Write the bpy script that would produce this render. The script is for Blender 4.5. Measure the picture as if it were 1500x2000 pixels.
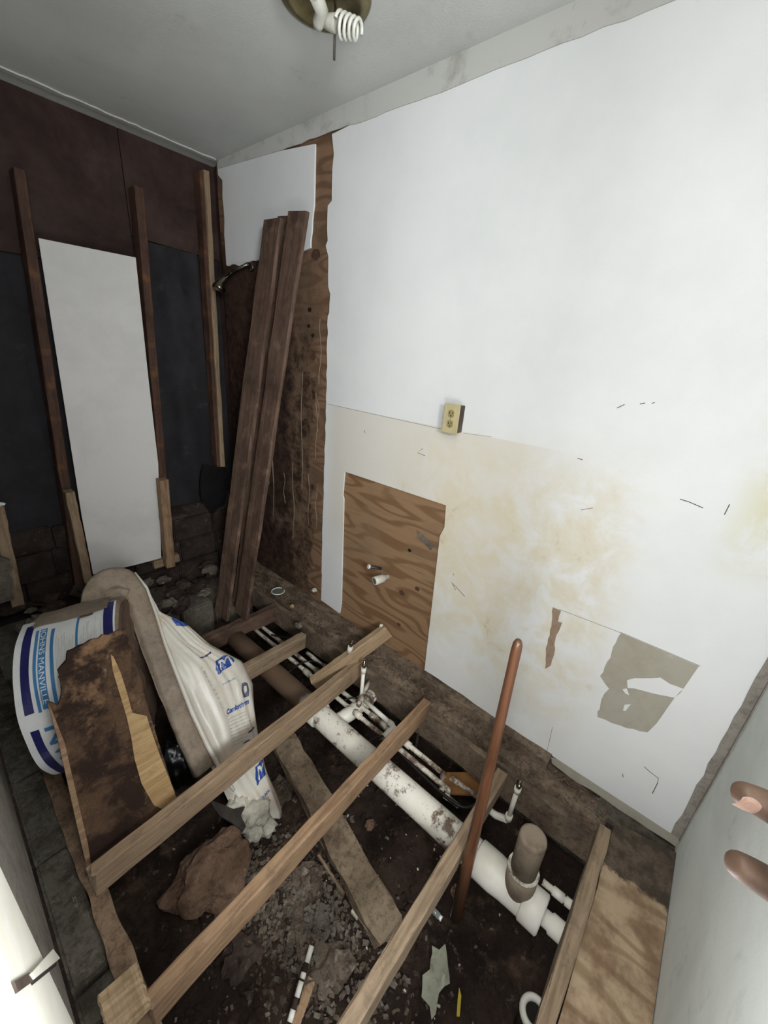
import bpy, bmesh, math, random
from mathutils import Vector, Matrix, noise
from mathutils.geometry import tessellate_polygon
from mathutils.bvhtree import BVHTree
R_ = random.Random(7)
scn = bpy.context.scene
for o in list(bpy.data.objects): bpy.data.objects.remove(o)

# ------------------------------------------------------------------ camera
ROWS = [Vector((0.6511557, -0.7550882, 0.0764072)),      # image right
        Vector((-0.2321132, -0.2939874, -0.9271973)),    # image down
        Vector((0.7225785, 0.5860147, -0.3666975))]      # view direction
FPX = 772.3
CAM = Vector((-1.42, 0.0, 1.5))
cd = bpy.data.cameras.new('camera'); cam = bpy.data.objects.new('camera', cd)
scn.collection.objects.link(cam); scn.camera = cam
m3 = Matrix((ROWS[0], -ROWS[1], -ROWS[2])).transposed()
cam.matrix_world = Matrix.Translation(CAM) @ m3.to_4x4()
cd.sensor_fit = 'VERTICAL'; cd.sensor_height = 36.0; cd.lens = FPX / 2000 * 36.0
cd.clip_start = 0.01; cd.clip_end = 50

# ------------------------------------------------------------------ light, world, exposure
w = bpy.data.worlds.new('world'); scn.world = w; w.use_nodes = True
w.node_tree.nodes['Background'].inputs[0].default_value = (0.80, 0.86, 0.90, 1)
w.node_tree.nodes['Background'].inputs[1].default_value = 0.70
def area_light(name, loc, target, size, power, col):
    l = bpy.data.lights.new(name, 'AREA'); l.shape = 'DISK'; l.size = size; l.energy = power; l.color = col
    o = bpy.data.objects.new(name, l); scn.collection.objects.link(o); o.location = loc
    o.rotation_euler = (Vector(target) - Vector(loc)).to_track_quat('-Z', 'Y').to_euler()
    return o
def point_light(name, loc, size, power, col):
    l = bpy.data.lights.new(name, 'POINT'); l.shadow_soft_size = size; l.energy = power; l.color = col
    o = bpy.data.objects.new(name, l); scn.collection.objects.link(o); o.location = loc
    return o
point_light('phone_light', (-1.33, 0.03, 1.66), 0.05, 14.5, (1.0, 0.985, 1.0))
point_light('added_fill_upper', (-1.20, 0.10, 2.12), 0.18, 10, (0.99, 0.985, 1.0))  # unseen fill light added above the camera, no such lamp in the room
point_light('added_fill_low', (-1.24, -0.01, 0.92), 0.14, 20, (1.0, 0.985, 1.0))  # added out-of-frame fill, brightens the lower wall, door and end wall
area_light('added_fill_rear', (-1.85, -1.35, 1.9), (-0.4, 1.2, 0.8), 0.5, 60, (0.98, 1.0, 1.0))  # invented source behind the camera, softens the flash falloff
vs = scn.view_settings
vs.view_transform = 'Standard'; vs.look = 'None'; vs.gamma = 1.0; vs.use_curve_mapping = False
vs.exposure = -0.06

# ------------------------------------------------------------------ helpers: points
def ray(px, py):
    return ROWS[0] * (px - 750) + ROWS[1] * (py - 1000) + ROWS[2] * FPX
def at(px, py, x=None, y=None, z=None):
    r = ray(px, py)
    i, v = (0, x) if x is not None else (1, y) if y is not None else (2, z)
    return CAM + r * ((v - CAM[i]) / r[i])
def atp(px, py, p0, n):
    r = ray(px, py); return CAM + r * ((Vector(p0) - CAM).dot(n) / r.dot(n))
def camp(x, y, z):
    return CAM + ROWS[0] * x + ROWS[1] * y + ROWS[2] * z

# ------------------------------------------------------------------ helpers: materials
def lin(c):
    if isinstance(c, str):
        c = [int(c[i:i+2], 16) / 255 for i in (0, 2, 4)]
        c = [((v + .055) / 1.055) ** 2.4 if v > .04045 else v / 12.92 for v in c]
    return (*c, 1)
class NT:
    def __init__(s, name, rough=.8, metallic=0.0, spec=.3):
        s.m = bpy.data.materials.new(name); s.m.use_nodes = True; s.t = s.m.node_tree
        s.b = s.t.nodes['Principled BSDF']; s.b.inputs['Roughness'].default_value = rough
        s.b.inputs['Metallic'].default_value = metallic; s.b.inputs['Specular IOR Level'].default_value = spec
        s.tc = s.t.nodes.new('ShaderNodeTexCoord'); s.geo = None
    def n(s, t, **k):
        q = s.t.nodes.new('ShaderNode' + t)
        for a, v in k.items(): setattr(q, a, v)
        return q
    def l(s, a, b): s.t.links.new(a, b)
    def co(s, scale=(1, 1, 1), world=False, loc=(0, 0, 0)):
        mp = s.n('Mapping'); mp.inputs['Scale'].default_value = scale; mp.inputs['Location'].default_value = loc
        if world:
            if not s.geo: s.geo = s.n('NewGeometry')
            s.l(s.geo.outputs['Position'], mp.inputs[0])
        else: s.l(s.tc.outputs['Object'], mp.inputs[0])
        return mp.outputs[0]
    def noise(s, scale, detail=5, rough=.6, dist=0, st=(1, 1, 1), world=False, loc=(0, 0, 0)):
        q = s.n('TexNoise'); q.inputs['Scale'].default_value = scale; q.inputs['Detail'].default_value = detail
        q.inputs['Roughness'].default_value = rough; q.inputs['Distortion'].default_value = dist
        s.l(s.co(st, world, loc), q.inputs['Vector']); return q.outputs['Fac']
    def ramp(s, fac, a, b):
        q = s.n('MapRange', interpolation_type='SMOOTHSTEP'); q.inputs[1].default_value = a; q.inputs[2].default_value = b
        s.l(fac, q.inputs[0]); return q.outputs[0]
    def math(s, op, a, b):
        q = s.n('Math', operation=op)
        for i, v in enumerate((a, b)):
            if isinstance(v, (int, float)): q.inputs[i].default_value = v
            else: s.l(v, q.inputs[i])
        return q.outputs[0]
    def mix(s, fac, a, b):
        q = s.n('Mix', data_type='RGBA')
        for i, v in ((0, fac), (6, a), (7, b)):
            if isinstance(v, (int, float)): q.inputs[i].default_value = v
            elif isinstance(v, (str, tuple, list)): q.inputs[i].default_value = lin(v)
            else: s.l(v, q.inputs[i])
        return q.outputs[2]
    def pos(s, axis):
        if not s.geo: s.geo = s.n('NewGeometry')
        q = s.n('SeparateXYZ'); s.l(s.geo.outputs['Position'], q.inputs[0]); return q.outputs[axis]
    def done(s, col, bump=None, strength=.3, dist=.01, rough=None):
        if isinstance(col, (str, tuple)): s.b.inputs['Base Color'].default_value = lin(col)
        else: s.l(col, s.b.inputs['Base Color'])
        if bump is not None:
            q = s.n('Bump'); q.inputs['Strength'].default_value = strength; q.inputs['Distance'].default_value = dist
            s.l(bump, q.inputs['Height']); s.l(q.outputs[0], s.b.inputs['Normal'])
        if rough is not None: s.l(rough, s.b.inputs['Roughness'])
        return s.m
def plain(name, a, b=None, scale=8, rough=.8, metallic=0, lo=.35, hi=.7, strength=.2, spec=.3, world=False, dist=.01):
    t = NT(name, rough, metallic, spec); f = t.noise(scale, world=world)
    return t.done(t.mix(t.ramp(f, lo, hi), a, b or a), t.noise(scale * 6, world=world), strength, dist)
def wood(name, a, b, dirt, dlo=.5, dhi=.75, ds=3, rough=.75, strength=.35, c=None):
    t = NT(name, rough); g = t.noise(1, 6, .65, 1.2, st=(2.5, 38, 38)); g2 = t.noise(1, 3, .5, .5, st=(6, 120, 120))
    col = t.mix(t.ramp(g, .32, .68), a, b)
    col = t.mix(t.math('MULTIPLY', t.ramp(g2, .5, .75), .35), col, dirt)
    d = t.ramp(t.noise(ds, 7, .7), dlo, dhi); col = t.mix(d, col, dirt)
    if c: col = t.mix(t.math('MULTIPLY', t.ramp(t.noise(ds * 2.3, 5, .6, loc=(3, 1, 7)), .55, .7), .7), col, c)
    col = t.mix(t.math('MULTIPLY', t.ramp(t.noise(30, 8, .8, .3, st=(.4, 1, 1)), .5, .66), .45), col, dirt)
    return t.done(col, g, strength, .004)
def splotch(name, base, cols, rough=.85, strength=.5, dist=.01, world=True, spec=.25, grime=0.0):
    # cols: list of (colour, scale, lo, hi, seed)
    t = NT(name, rough, 0, spec); c = base
    for col, sc, lo, hi, sd in cols:
        c = t.mix(t.ramp(t.noise(sc, 7, .68, .3, world=world, loc=(sd, sd * 1.7, -sd)), lo, hi), c, col)
    if grime:
        c = t.mix(t.math('MULTIPLY', t.ramp(t.noise(38, 8, .8, .4, world=world, loc=(5, 1, 2)), .46, .62), grime), c, '241C16')
        c = t.mix(t.math('MULTIPLY', t.ramp(t.noise(22, 8, .8, .4, world=world, loc=(1, 8, 2)), .58, .70), grime), c, 'A39584')
    return t.done(c, t.noise(30, 8, .7, world=world), strength, dist)

# white wall paint with beige splash zone and yellow stains
t = NT('wall_paint', .62, spec=.35)
Y, Z = t.pos(1), t.pos(2)
nn = t.noise(2.2, 6, .6, world=True); n2 = t.noise(7, 7, .7, .4, world=True, loc=(4, 2, 1)); n3 = t.noise(42, 5, .7, world=True, loc=(9, 2, 1))
c = t.mix(t.ramp(nn, .3, .75), 'DFE1E2', 'D5D8D9')
band = t.math('MULTIPLY', t.math('LESS_THAN', Z, 1.243), t.ramp(Y, .30, .62))
band = t.math('MULTIPLY', band, t.math('SUBTRACT', 1.0, t.ramp(Y, 1.50, 1.62)))
band = t.math('MULTIPLY', band, t.ramp(Z, .15, .75))
c = t.mix(t.math('MULTIPLY', band, .55), c, 'CBC3B2')
st = t.math('MULTIPLY', t.ramp(Y, .02, .2), t.math('SUBTRACT', 1.0, t.ramp(Y, .75, 1.25)))
st = t.math('MULTIPLY', st, t.math('MULTIPLY', t.ramp(Z, -.1, .45), t.math('SUBTRACT', 1.0, t.ramp(Z, 1.0, 1.35))))
st = t.math('MULTIPLY', st, t.ramp(n2, .33, .62))
c = t.mix(t.math('MULTIPLY', st, .62), c, 'CDC2A2')
st2 = t.math('MULTIPLY', t.ramp(n2, .60, .76), t.math('MULTIPLY', st, .8))
c = t.mix(st2, c, 'A99A7C')
# yellow patch near the end wall
yp = t.math('MULTIPLY', t.math('SUBTRACT', 1.0, t.ramp(Y, -.17, -.05)), t.math('MULTIPLY', t.ramp(Z, .95, 1.1), t.math('SUBTRACT', 1.0, t.ramp(Z, 1.5, 1.85))))
c = t.mix(t.math('MULTIPLY', yp, t.ramp(n2, .3, .6)), c, 'CFCDB4')
sp = t.math('MULTIPLY', t.ramp(n3, .735, .80), t.math('SUBTRACT', 1.0, t.ramp(Z, 1.2, 1.9)))
c = t.mix(t.math('MULTIPLY', sp, .6), c, '8E8B83')
M_PAINT = t.done(c, t.noise(90, 4, .6, world=True), .12, .004)

t = NT('ceiling_paint', .9, spec=.1)
c = t.mix(t.ramp(t.noise(1.6, 6, .6, world=True), .3, .75), 'CDD0CD', 'BDBFBC')
c = t.mix(t.math('MULTIPLY', t.ramp(t.noise(6, 6, .7, world=True), .58, .8), .35), c, '8E8D88')
M_CEIL = t.done(c, t.noise(160, 4, .6, world=True), .35, .004)
M_TAPE = splotch('trim_joint', 'B9BAB6', [('9A9993', 9, .5, .75, 2), ('85807A', 26, .62, .8, 5)], .9, .3, .004)
M_NEAR = splotch('end_wall_paint', 'CDD2CE', [('BCC1BD', 2, .35, .7, 1), ('A3A7A2', 7, .55, .8, 3), ('8C8F89', 60, .72, .8, 8)], .8, .3, .004)
M_DOOR = splotch('door_paint', 'CFCFC2', [('DADAD2', 5, .4, .7, 1), ('B4B1A4', 14, .62, .8, 4)], .5, .2, .004)
M_LATHGREY = splotch('grey_plaster', '938E86', [('7D776F', 6, .4, .7, 1), ('A9A59C', 22, .6, .8, 3), ('5F564C', 12, .6, .8, 6)], .9, .6, grime=0.3)
M_GREEN = splotch('bare_board_green', 'A5A195', [('999484', 6, .4, .7, 2), ('B3B2A4', 20, .6, .8, 5)], .85, .15)
M_BROWNPAPER = splotch('torn_brown_paper', '94806E', [('80695A', 30, .45, .7, 2), ('B59478', 50, .55, .75, 5)], .85, .2)

def plyw(name, a, b, k, dirt, dlo, dhi, wet=False, world=True):
    t = NT(name, .7, spec=.3)
    base = t.noise(1, 2.2, .45, .25, st=(1, 1.1, 4.6), world=world)
    ring = t.math('SINE', t.math('MULTIPLY', base, 75.0), 0.0)
    f = t.ramp(ring, -.2, .95); g = t.noise(1, 5, .6, .5, st=(60, 4, 90), world=world)
    c = t.mix(f, a, b); c = t.mix(t.math('MULTIPLY', t.ramp(g, .5, .8), .45), c, k)
    c = t.mix(t.ramp(t.noise(2.6, 6, .65, world=world), dlo, dhi), c, dirt)
    if wet:
        Y, Z = t.pos(1), t.pos(2); nz = t.noise(5, 7, .75, .6, world=world, loc=(2, 5, 1)); n4 = t.noise(16, 7, .7, .5, world=world)
        e = t.math('ADD', Y, t.math('MULTIPLY', nz, .35))                 # soaked zone left of y ~1.75, creeping right
        m = t.ramp(e, 1.86, 1.90)
        m = t.math('MULTIPLY', m, t.math('SUBTRACT', 1.0, t.ramp(Z, 1.35, 1.9)))
        dk = t.mix(t.ramp(n4, .35, .65), '30221A', '6C5745'); c = t.mix(m, c, dk)
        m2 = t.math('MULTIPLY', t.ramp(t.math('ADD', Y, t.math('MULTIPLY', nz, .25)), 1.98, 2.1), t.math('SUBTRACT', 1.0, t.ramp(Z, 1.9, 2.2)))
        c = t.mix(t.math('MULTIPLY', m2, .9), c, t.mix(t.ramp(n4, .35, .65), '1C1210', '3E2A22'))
        g3 = t.math('MULTIPLY', t.ramp(t.noise(3, 6, .7, .3, world=world, loc=(7, 7, 7)), .55, .72), t.math('SUBTRACT', 1.0, t.ramp(Z, .9, 1.4)))
        c = t.mix(t.math('MULTIPLY', g3, .55), c, '85725E')
    return t.done(c, g, .3, .004)
M_PLY = plyw('plywood_sheathing', '8C7054', '73573D', '4C3626', '7E6A54', .5, .8)
M_PLYWET = plyw('water_stained_plywood', '826650', '67503C', '4A3628', '5A4A3C', .45, .75, wet=True)
t = NT('plywood_floor', .8)
ring = t.math('SINE', t.math('MULTIPLY', t.noise(1, 2, .45, .3, st=(5, 1.6, 1), world=True), 60.0), 0.0)
c = t.mix(t.ramp(ring, -.2, .95), 'A08D73', '857158')
c = t.mix(t.math('MULTIPLY', t.ramp(t.noise(7, 6, .65, world=True), .42, .62), .8), c, '6A523F')
e = t.math('ADD', t.pos(0), t.math('MULTIPLY', t.noise(14, 6, .7, world=True), .1))
c = t.mix(t.ramp(e, -.215, -.195), c, t.mix(t.ramp(t.noise(18, 6, .7, world=True), .4, .65), '3B332A', '594D41'))
M_FLOORPLY = t.done(c, t.noise(50, 5, .6, world=True), .25, .004)

M_JOIST = wood('joist_wood', '8E7C66', '6E5D4A', '4A3E32', .52, .8, 4)
M_JOIST2 = wood('joist_wood_light', '988269', '7B6752', '524436', .55, .82, 5)
M_JOIST3 = wood('joist_wood_orange', '977C60', '755C46', '4E4034', .5, .8, 4)
M_OLDPLANK = wood('old_plank', '6B5548', '4B3A30', '34271F', .45, .75, 4, c='77614F')
M_STUDDK = wood('stud_dark', '583F32', '3F2C23', '2C1B14', .45, .75, 4, c='6B4A30')
M_STUDLT = wood('stud_light', '93806A', '7A674F', '5E4430', .58, .8, 4)
M_CUT = wood('cut_wood_light', 'A08A6E', '857055', '65503A', .6, .85, 5)
M_SILL = splotch('dirty_sill', '7A6A5A', [('55483C', 6, .4, .65, 1), ('85705C', 14, .58, .75, 4), ('2A201A', 10, .62, .78, 9)], .85, .7, grime=0.6)
M_SILLFACE = splotch('dirty_sill_face', '766757', [('5C5045', 4, .4, .65, 3), ('8A7765', 12, .62, .8, 6), ('33271F', 9, .64, .8, 2)], .85, .5, grime=0.5)
M_LEDGE = splotch('worn_ledger_wood', '7D6853', [('5E4D3D', 7, .45, .68, 1), ('8F7C66', 18, .55, .75, 4), ('3C3A2C', 5, .6, .75, 8)], .85, .5, grime=0.5)
M_ROT = splotch('rotten_panel', '55402F', [('2C1D15', 6, .45, .58, 2), ('7E6248', 5, .52, .64, 5), ('1C110C', 22, .62, .72, 8)], .8, .7, grime=0.45)
M_ROTLIGHT = wood('split_wood', 'AE946C', '967A52', '70502F', .6, .85, 6)
M_GROUND = splotch('crawl_ground', '3B2D24', [('241A15', 3, .4, .62, 1), ('5A483A', 9, .52, .74, 3), ('140F0C', 5, .58, .75, 6), ('7D7266', 34, .64, .76, 9)], .9, 1.0, .02, grime=0.6)
M_RUBBLE = splotch('rubble_dirt', '75685B', [('54483D', 8, .4, .62, 1), ('9C9285', 20, .52, .7, 3), ('A9A296', 46, .62, .76, 6), ('2A211B', 14, .6, .75, 9)], .9, 1.0, .02, grime=0.6)
M_STONE = splotch('dusty_stone', '42362F', [('2A211C', 6, .4, .65, 1), ('5F5248', 15, .55, .75, 3)], .9, .8, grime=0.5)
M_ROCK = splotch('dirt_rock', '7A6250', [('5C4838', 8, .42, .65, 1), ('A39182', 20, .62, .75, 3), ('3C2D23', 14, .62, .78, 6)], .85, .9, grime=0.4)
M_BLOCK = splotch('foundation_block', '6C665C', [('4E483F', 5, .4, .7, 1), ('837C70', 16, .55, .75, 3)], .9, .7, grime=0.4)
M_GREENDIRT = splotch('mossy_masonry', '59544A', [('3A352C', 7, .42, .62, 1), ('6C6757', 12, .55, .74, 3), ('211B16', 9, .6, .74, 6)], .9, .9, grime=0.6)
M_DARKBOARD = splotch('dark_sheathing', '433530', [('2A1B18', 2, .35, .65, 1), ('513A33', 4, .55, .78, 3), ('1E1513', 9, .6, .8, 7)], .8, .3)
M_FELT = splotch('black_felt', '1F1D20', [('2C2A2E', 3, .4, .7, 1), ('3A383B', 6, .58, .8, 4)], .7, .3)
M_MASON = splotch('dark_masonry', '3A312D', [('251B18', 5, .4, .65, 1), ('55483F', 9, .58, .76, 4), ('15100E', 12, .6, .75, 7)], .9, .9, grime=0.5)
M_CONC = splotch('dirt_caked_beam', '82735F', [('5F5042', 5, .42, .68, 1), ('8F8070', 18, .58, .76, 4), ('473A2E', 10, .64, .8, 7)], .9, .8, grime=0.5)

def pvcmat(name, base, dirt, lo, hi, spots=True, far=False):
    t = NT(name, .45, spec=.4); c = t.mix(t.ramp(t.noise(3, 5, world=True), .4, .7), base, 'BDBAAD')
    d = t.ramp(t.noise(9, 8, .75, world=True), lo, hi)
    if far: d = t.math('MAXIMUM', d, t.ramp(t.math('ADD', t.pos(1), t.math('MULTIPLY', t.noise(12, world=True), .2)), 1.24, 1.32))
    c = t.mix(d, c, dirt)
    if spots: c = t.mix(t.ramp(t.noise(60, 5, .7, world=True, loc=(3, 3, 3)), .6, .68), c, '4A3528')
    return t.done(c, t.noise(40, world=True), .2, .003)
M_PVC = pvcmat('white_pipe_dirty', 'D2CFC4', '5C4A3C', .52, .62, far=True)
M_PVCS = pvcmat('small_pipe_dirty', 'C9C4B5', '5C4A3E', .46, .60)
M_PVCCLEAN = pvcmat('white_pipe_clean', 'D8D6CD', '8A7A68', .64, .8, False)
M_STUB = splotch('grey_brown_pipe', '7E7263', [('675A4C', 10, .42, .65, 1), ('958B7C', 18, .6, .75, 3)], .7, .3)
M_FOAMWHITE = plain('label_white', 'DEE0DE', 'D0D2D0', 6, .22, spec=.5)
M_NAVY = plain('navy_print', '1C1F52', '25265E', 6, .35, spec=.5)
M_BLUE = plain('blue_print', '3E78A8', '3E74A0', 6, .35, spec=.5)
M_LTBLUE = plain('pale_blue_print', '8FB4C6', '87AABF', 6, .35, spec=.5)
M_BAGBLUE = plain('bag_blue_print', '24458C', '1F3D80', 9, .4, spec=.5)
M_INK = plain('grey_ink', '4A4E62', '55586A', 9, .5)
M_FAINT = plain('faint_ink', 'A39F9B', '98958F', 9, .5)
M_BAG = splotch('bag_plastic', 'BFBBB0', [('B8A998', 3, .45, .62, 1), ('CBCAC4', 8, .55, .75, 4)], .32, .25, .006, spec=.5)
M_KRAFT = splotch('kraft_batt_edge', '8D7F6E', [('75685A', 5, .42, .68, 1), ('A2978A', 12, .6, .78, 4)], .5, .5, spec=.4, grime=0.25)
M_KRAFTDK = splotch('roll_end_kraft', '6E5A4C', [('4E3F36', 5, .42, .68, 1), ('867264', 14, .6, .78, 4)], .7, .5)
M_FLUFF = splotch('glass_fibre', 'DAD6C6', [('C6C2B0', 12, .45, .65, 1), ('E0DFD0', 24, .55, .75, 4)], .95, 1.0, .02)
M_BLACK = plain('black_plastic', '0B0B0C', '151517', 5, .35, spec=.5)
M_CABLE = plain('black_cable', '111010', '1C1918', 5, .5)
M_CHROME = plain('chrome', '8A8378', '5E574F', 12, .22, 1.0, strength=.05)
M_BRASS = plain('brass_pan', '8E8460', '5F583C', 9, .32, .9, strength=.1)
M_GALV = plain('galvanised_strap', '77746C', '5A5650', 30, .5, .6)
M_CFL = plain('lamp_glass', 'D9DAD2', 'CBCCC2', 9, .3, spec=.5)
M_SOCKET = plain('socket_white', 'B9B9B0', 'A8A79C', 9, .5)
M_ROD = plain('dark_rod', '4F4A46', '3E3A36', 20, .5, .5)
M_IVORY = plain('ivory_plate', 'B9AE88', 'ABA07A', 9, .4, spec=.4)
M_IVORYDK = plain('ivory_receptacle', '94885F', '857950', 9, .45)
M_SLOT = plain('slot_black', '1B1712', '1B1712')
M_BOXMETAL = plain('rusty_box', '463B34', '5E544B', 18, .6, .4)
t = NT('varnished_handle', .32, spec=.55); g = t.noise(1, 5, .6, .6, st=(4, 60, 60))
M_HANDLE = t.done(t.mix(t.ramp(g, .35, .7), '5E3D2A', '462C1D'), g, .1, .002)
M_CARDB = plain('tan_board', '8A6339', '795330', 9, .8)
t = NT('skin', .6, spec=.2); c = t.mix(t.ramp(t.noise(18, 6, .65), .35, .7), '45352A', '30241B')
t.b.inputs['Subsurface Weight'].default_value = 0.0
M_SKIN = t.done(c, t.noise(120, 5, .7), .35, .001)
M_NAIL = plain('nail', '6E574B', '655046', 30, .45, spec=.3)
M_PAPER = splotch('mouldy_paper', '8E907F', [('5F6153', 12, .5, .7, 1), ('A6A897', 25, .55, .7, 4)], .9, .6)
M_YELLOW = plain('yellow_plastic', 'A8962C', '94832A', 9, .5)
M_PANEL = splotch('white_hardboard', 'D3D2D0', [('C9C8C6', 3, .4, .7, 1), ('B9B7B4', 70, .76, .84, 5)], .45, .08, spec=.35)
M_CLEARP = NT('clear_plastic', .15, spec=.5); M_CLEARP.b.inputs['Transmission Weight'].default_value = .75; M_CLEARP = M_CLEARP.done('B9BDB8')

# ------------------------------------------------------------------ helpers: objects
COL = scn.collection
def link(name, bm, mat, parent=None, smooth=False, recentre=True):
    bmesh.ops.recalc_face_normals(bm, faces=bm.faces)
    me = bpy.data.meshes.new(name); c = Vector((0, 0, 0))
    if recentre and bm.verts:
        mn = Vector([min(v.co[i] for v in bm.verts) for i in range(3)]); mx = Vector([max(v.co[i] for v in bm.verts) for i in range(3)])
        c = (mn + mx) / 2; c.z = mn.z
        bmesh.ops.translate(bm, verts=bm.verts, vec=-c)
    bm.to_mesh(me); bm.free()
    for mt in (mat if isinstance(mat, (list, tuple)) else [mat]): me.materials.append(mt)
    if smooth:
        for p in me.polygons: p.use_smooth = True
    o = bpy.data.objects.new(name, me); COL.objects.link(o); o.location = c
    if parent is not None:
        o.parent = parent; pl = Vector((0, 0, 0)); q = parent
        while q is not None: pl += q.location; q = q.parent
        o.location = c - pl
    return o
def tag(o, label=None, cat=None, group=None, kind=None):
    if label: o['label'] = label
    if cat: o['category'] = cat
    if group: o['group'] = group
    if kind: o['kind'] = kind
    return o
def empty(name, loc, label=None, cat=None, group=None, kind=None):
    o = bpy.data.objects.new(name, None); COL.objects.link(o); o.location = loc; o.empty_display_size = .05
    return tag(o, label, cat, group, kind)
def fill(pts):
    pts = [Vector(p).to_3d() for p in pts]; nn_ = Vector((0, 0, 0))
    for i in range(len(pts)):
        a, b = pts[i] - pts[0], pts[(i+1) % len(pts)] - pts[0]; nn_ += a.cross(b)
    ax_ = max(range(3), key=lambda q: abs(nn_[q])); o_ = [q for q in range(3) if q != ax_]
    return tessellate_polygon([[Vector((p[o_[0]], p[o_[1]], 0)) for p in pts]])
def prism_bm(pts, off, bm=None):
    bm = bm or bmesh.new(); off = Vector(off)
    a = [bm.verts.new(Vector(p)) for p in pts]; b = [bm.verts.new(Vector(p) + off) for p in pts]
    n = len(pts)
    for (i, j, k) in fill(pts): bm.faces.new((a[i], a[j], a[k])); bm.faces.new((b[k], b[j], b[i]))
    for i in range(n): bm.faces.new((a[i], b[i], b[(i+1) % n], a[(i+1) % n]))
    return bm
def jag(pts, amp, step, seed=0, plane='x', closed=True, edges=None):
    """roughen a 3-D outline; plane = axis not to be moved, edges = indices of the sides to roughen"""
    r = random.Random(seed); out = []; n = len(pts)
    for i in range(n if closed else n - 1):
        a, b = Vector(pts[i]), Vector(pts[(i+1) % n]); out.append(a)
        if edges is not None and i not in edges: continue
        k = int((b - a).length / step)
        for j in range(1, k):
            p = a.lerp(b, j / k); d = Vector([r.uniform(-amp, amp) for _ in range(3)])
            d['xyz'.index(plane)] = 0; out.append(p + d)
    return out
def box_bm(lo, hi, bm=None):
    bm = bm or bmesh.new(); g = bmesh.ops.create_cube(bm, size=1)['verts']; lo, hi = Vector(lo), Vector(hi)
    for v in g: v.co = Vector([(lo[i] + hi[i]) / 2 + v.co[i] * (hi[i] - lo[i]) for i in range(3)])
    return bm
def box(name, lo, hi, mat, parent=None, bev=0.0, smooth=False):
    bm = box_bm(lo, hi)
    if bev: bmesh.ops.bevel(bm, geom=bm.edges[:], offset=bev, segments=2, affect='EDGES')
    return link(name, bm, mat, parent, smooth)
def frame(d, up=Vector((0, 0, 1))):
    d = d.normalized(); s = d.cross(up)
    if s.length < 1e-4: s = d.cross(Vector((0, 1, 0)))
    s.normalize(); return d, s, s.cross(d)
def beam(name, p0, p1, wd, ht, mat, label=None, cat=None, parent=None, up=(0, 0, 1), rough=.002, seg=14, seed=0, group=None, endjag=.0, bev=.004):
    """timber whose TOP centre line runs p0 -> p1, slightly worn; grain follows its own X"""
    p0, p1 = Vector(p0), Vector(p1); d, s, u = frame(p1 - p0, Vector(up)); L = (p1 - p0).length; r = random.Random(seed + 11)
    bm = bmesh.new(); rings = []
    b = bev; prof = [(-wd/2 + b, 0), (wd/2 - b, 0), (wd/2, -b), (wd/2, -ht + b), (wd/2 - b, -ht), (-wd/2 + b, -ht), (-wd/2, -ht + b), (-wd/2, -b)]
    for i in range(seg + 1):
        x = L * i / seg; e = 0
        ring = []
        for (y, z) in prof:
            ee = r.uniform(-endjag, endjag) if i in (0, seg) else 0
            ring.append(bm.verts.new((x + ee, y + r.uniform(-rough, rough), z + r.uniform(-rough, rough))))
        rings.append(ring)
    for i in range(seg):
        for k in range(8): bm.faces.new((rings[i][k], rings[i][(k+1) % 8], rings[i+1][(k+1) % 8], rings[i+1][k]))
    bm.faces.new(rings[0]); bm.faces.new(rings[-1][::-1])
    o = link(name, bm, mat, None, recentre=False)
    mw = Matrix((d, -s, u)).transposed().to_4x4()
    o.matrix_world = Matrix.Translation(p0) @ mw
    if parent is not None:
        pl = Vector((0, 0, 0)); q = parent
        while q is not None: pl += q.location; q = q.parent
        o.parent = parent; o.matrix_local = Matrix.Translation(p0 - pl) @ mw
    if label or group or cat: tag(o, label, cat, group)
    return o
def slab(name, quad, thick, mat, away, **k):
    """board whose front face is the 3-D quad TL,TR,BR,BL; thickness goes along -away side"""
    q = [Vector(p) for p in quad]; n = (q[1] - q[0]).cross(q[3] - q[0]).normalized()
    if n.dot(Vector(away)) < 0: n = -n
    p0 = (q[3] + q[2]) / 2; p1 = (q[0] + q[1]) / 2; wd = ((q[1] - q[0]).length + (q[2] - q[3]).length) / 2
    return beam(name, p0, p1, wd, thick, mat, up=-n, **k)
def tube_bm(pts, r, n=14, bm=None, cap=True, inner=None):
    bm = bm or bmesh.new(); pts = [Vector(p) for p in pts]; rings = []
    up = Vector((0.13, 0.21, 1)).normalized()
    for i, p in enumerate(pts):
        d = (pts[min(i+1, len(pts)-1)] - pts[max(i-1, 0)]).normalized()
        s = d.cross(up)
        if s.length < .2: s = d.cross(Vector((0, 1, 0)))
        s.normalize(); u = s.cross(d); rr = r[i] if isinstance(r, (list, tuple)) else r
        rings.append([bm.verts.new(p + (s * math.cos(a) + u * math.sin(a)) * rr) for a in [2*math.pi*k/n for k in range(n)]])
    for i in range(len(rings)-1):
        for k in range(n): bm.faces.new((rings[i][k], rings[i][(k+1) % n], rings[i+1][(k+1) % n], rings[i+1][k]))
    if cap: bm.faces.new(rings[0][::-1]); bm.faces.new(rings[-1])
    return bm
def tube(name, pts, r, mat, parent=None, n=14, label=None, cat=None, group=None, cap=True):
    bm = tube_bm(pts, r, n, cap=cap); o = link(name, bm, mat, parent, True)
    for p in o.data.polygons:
        if len(p.vertices) > 4: p.use_smooth = False
    if label or group: tag(o, label, cat, group)
    return o
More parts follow.
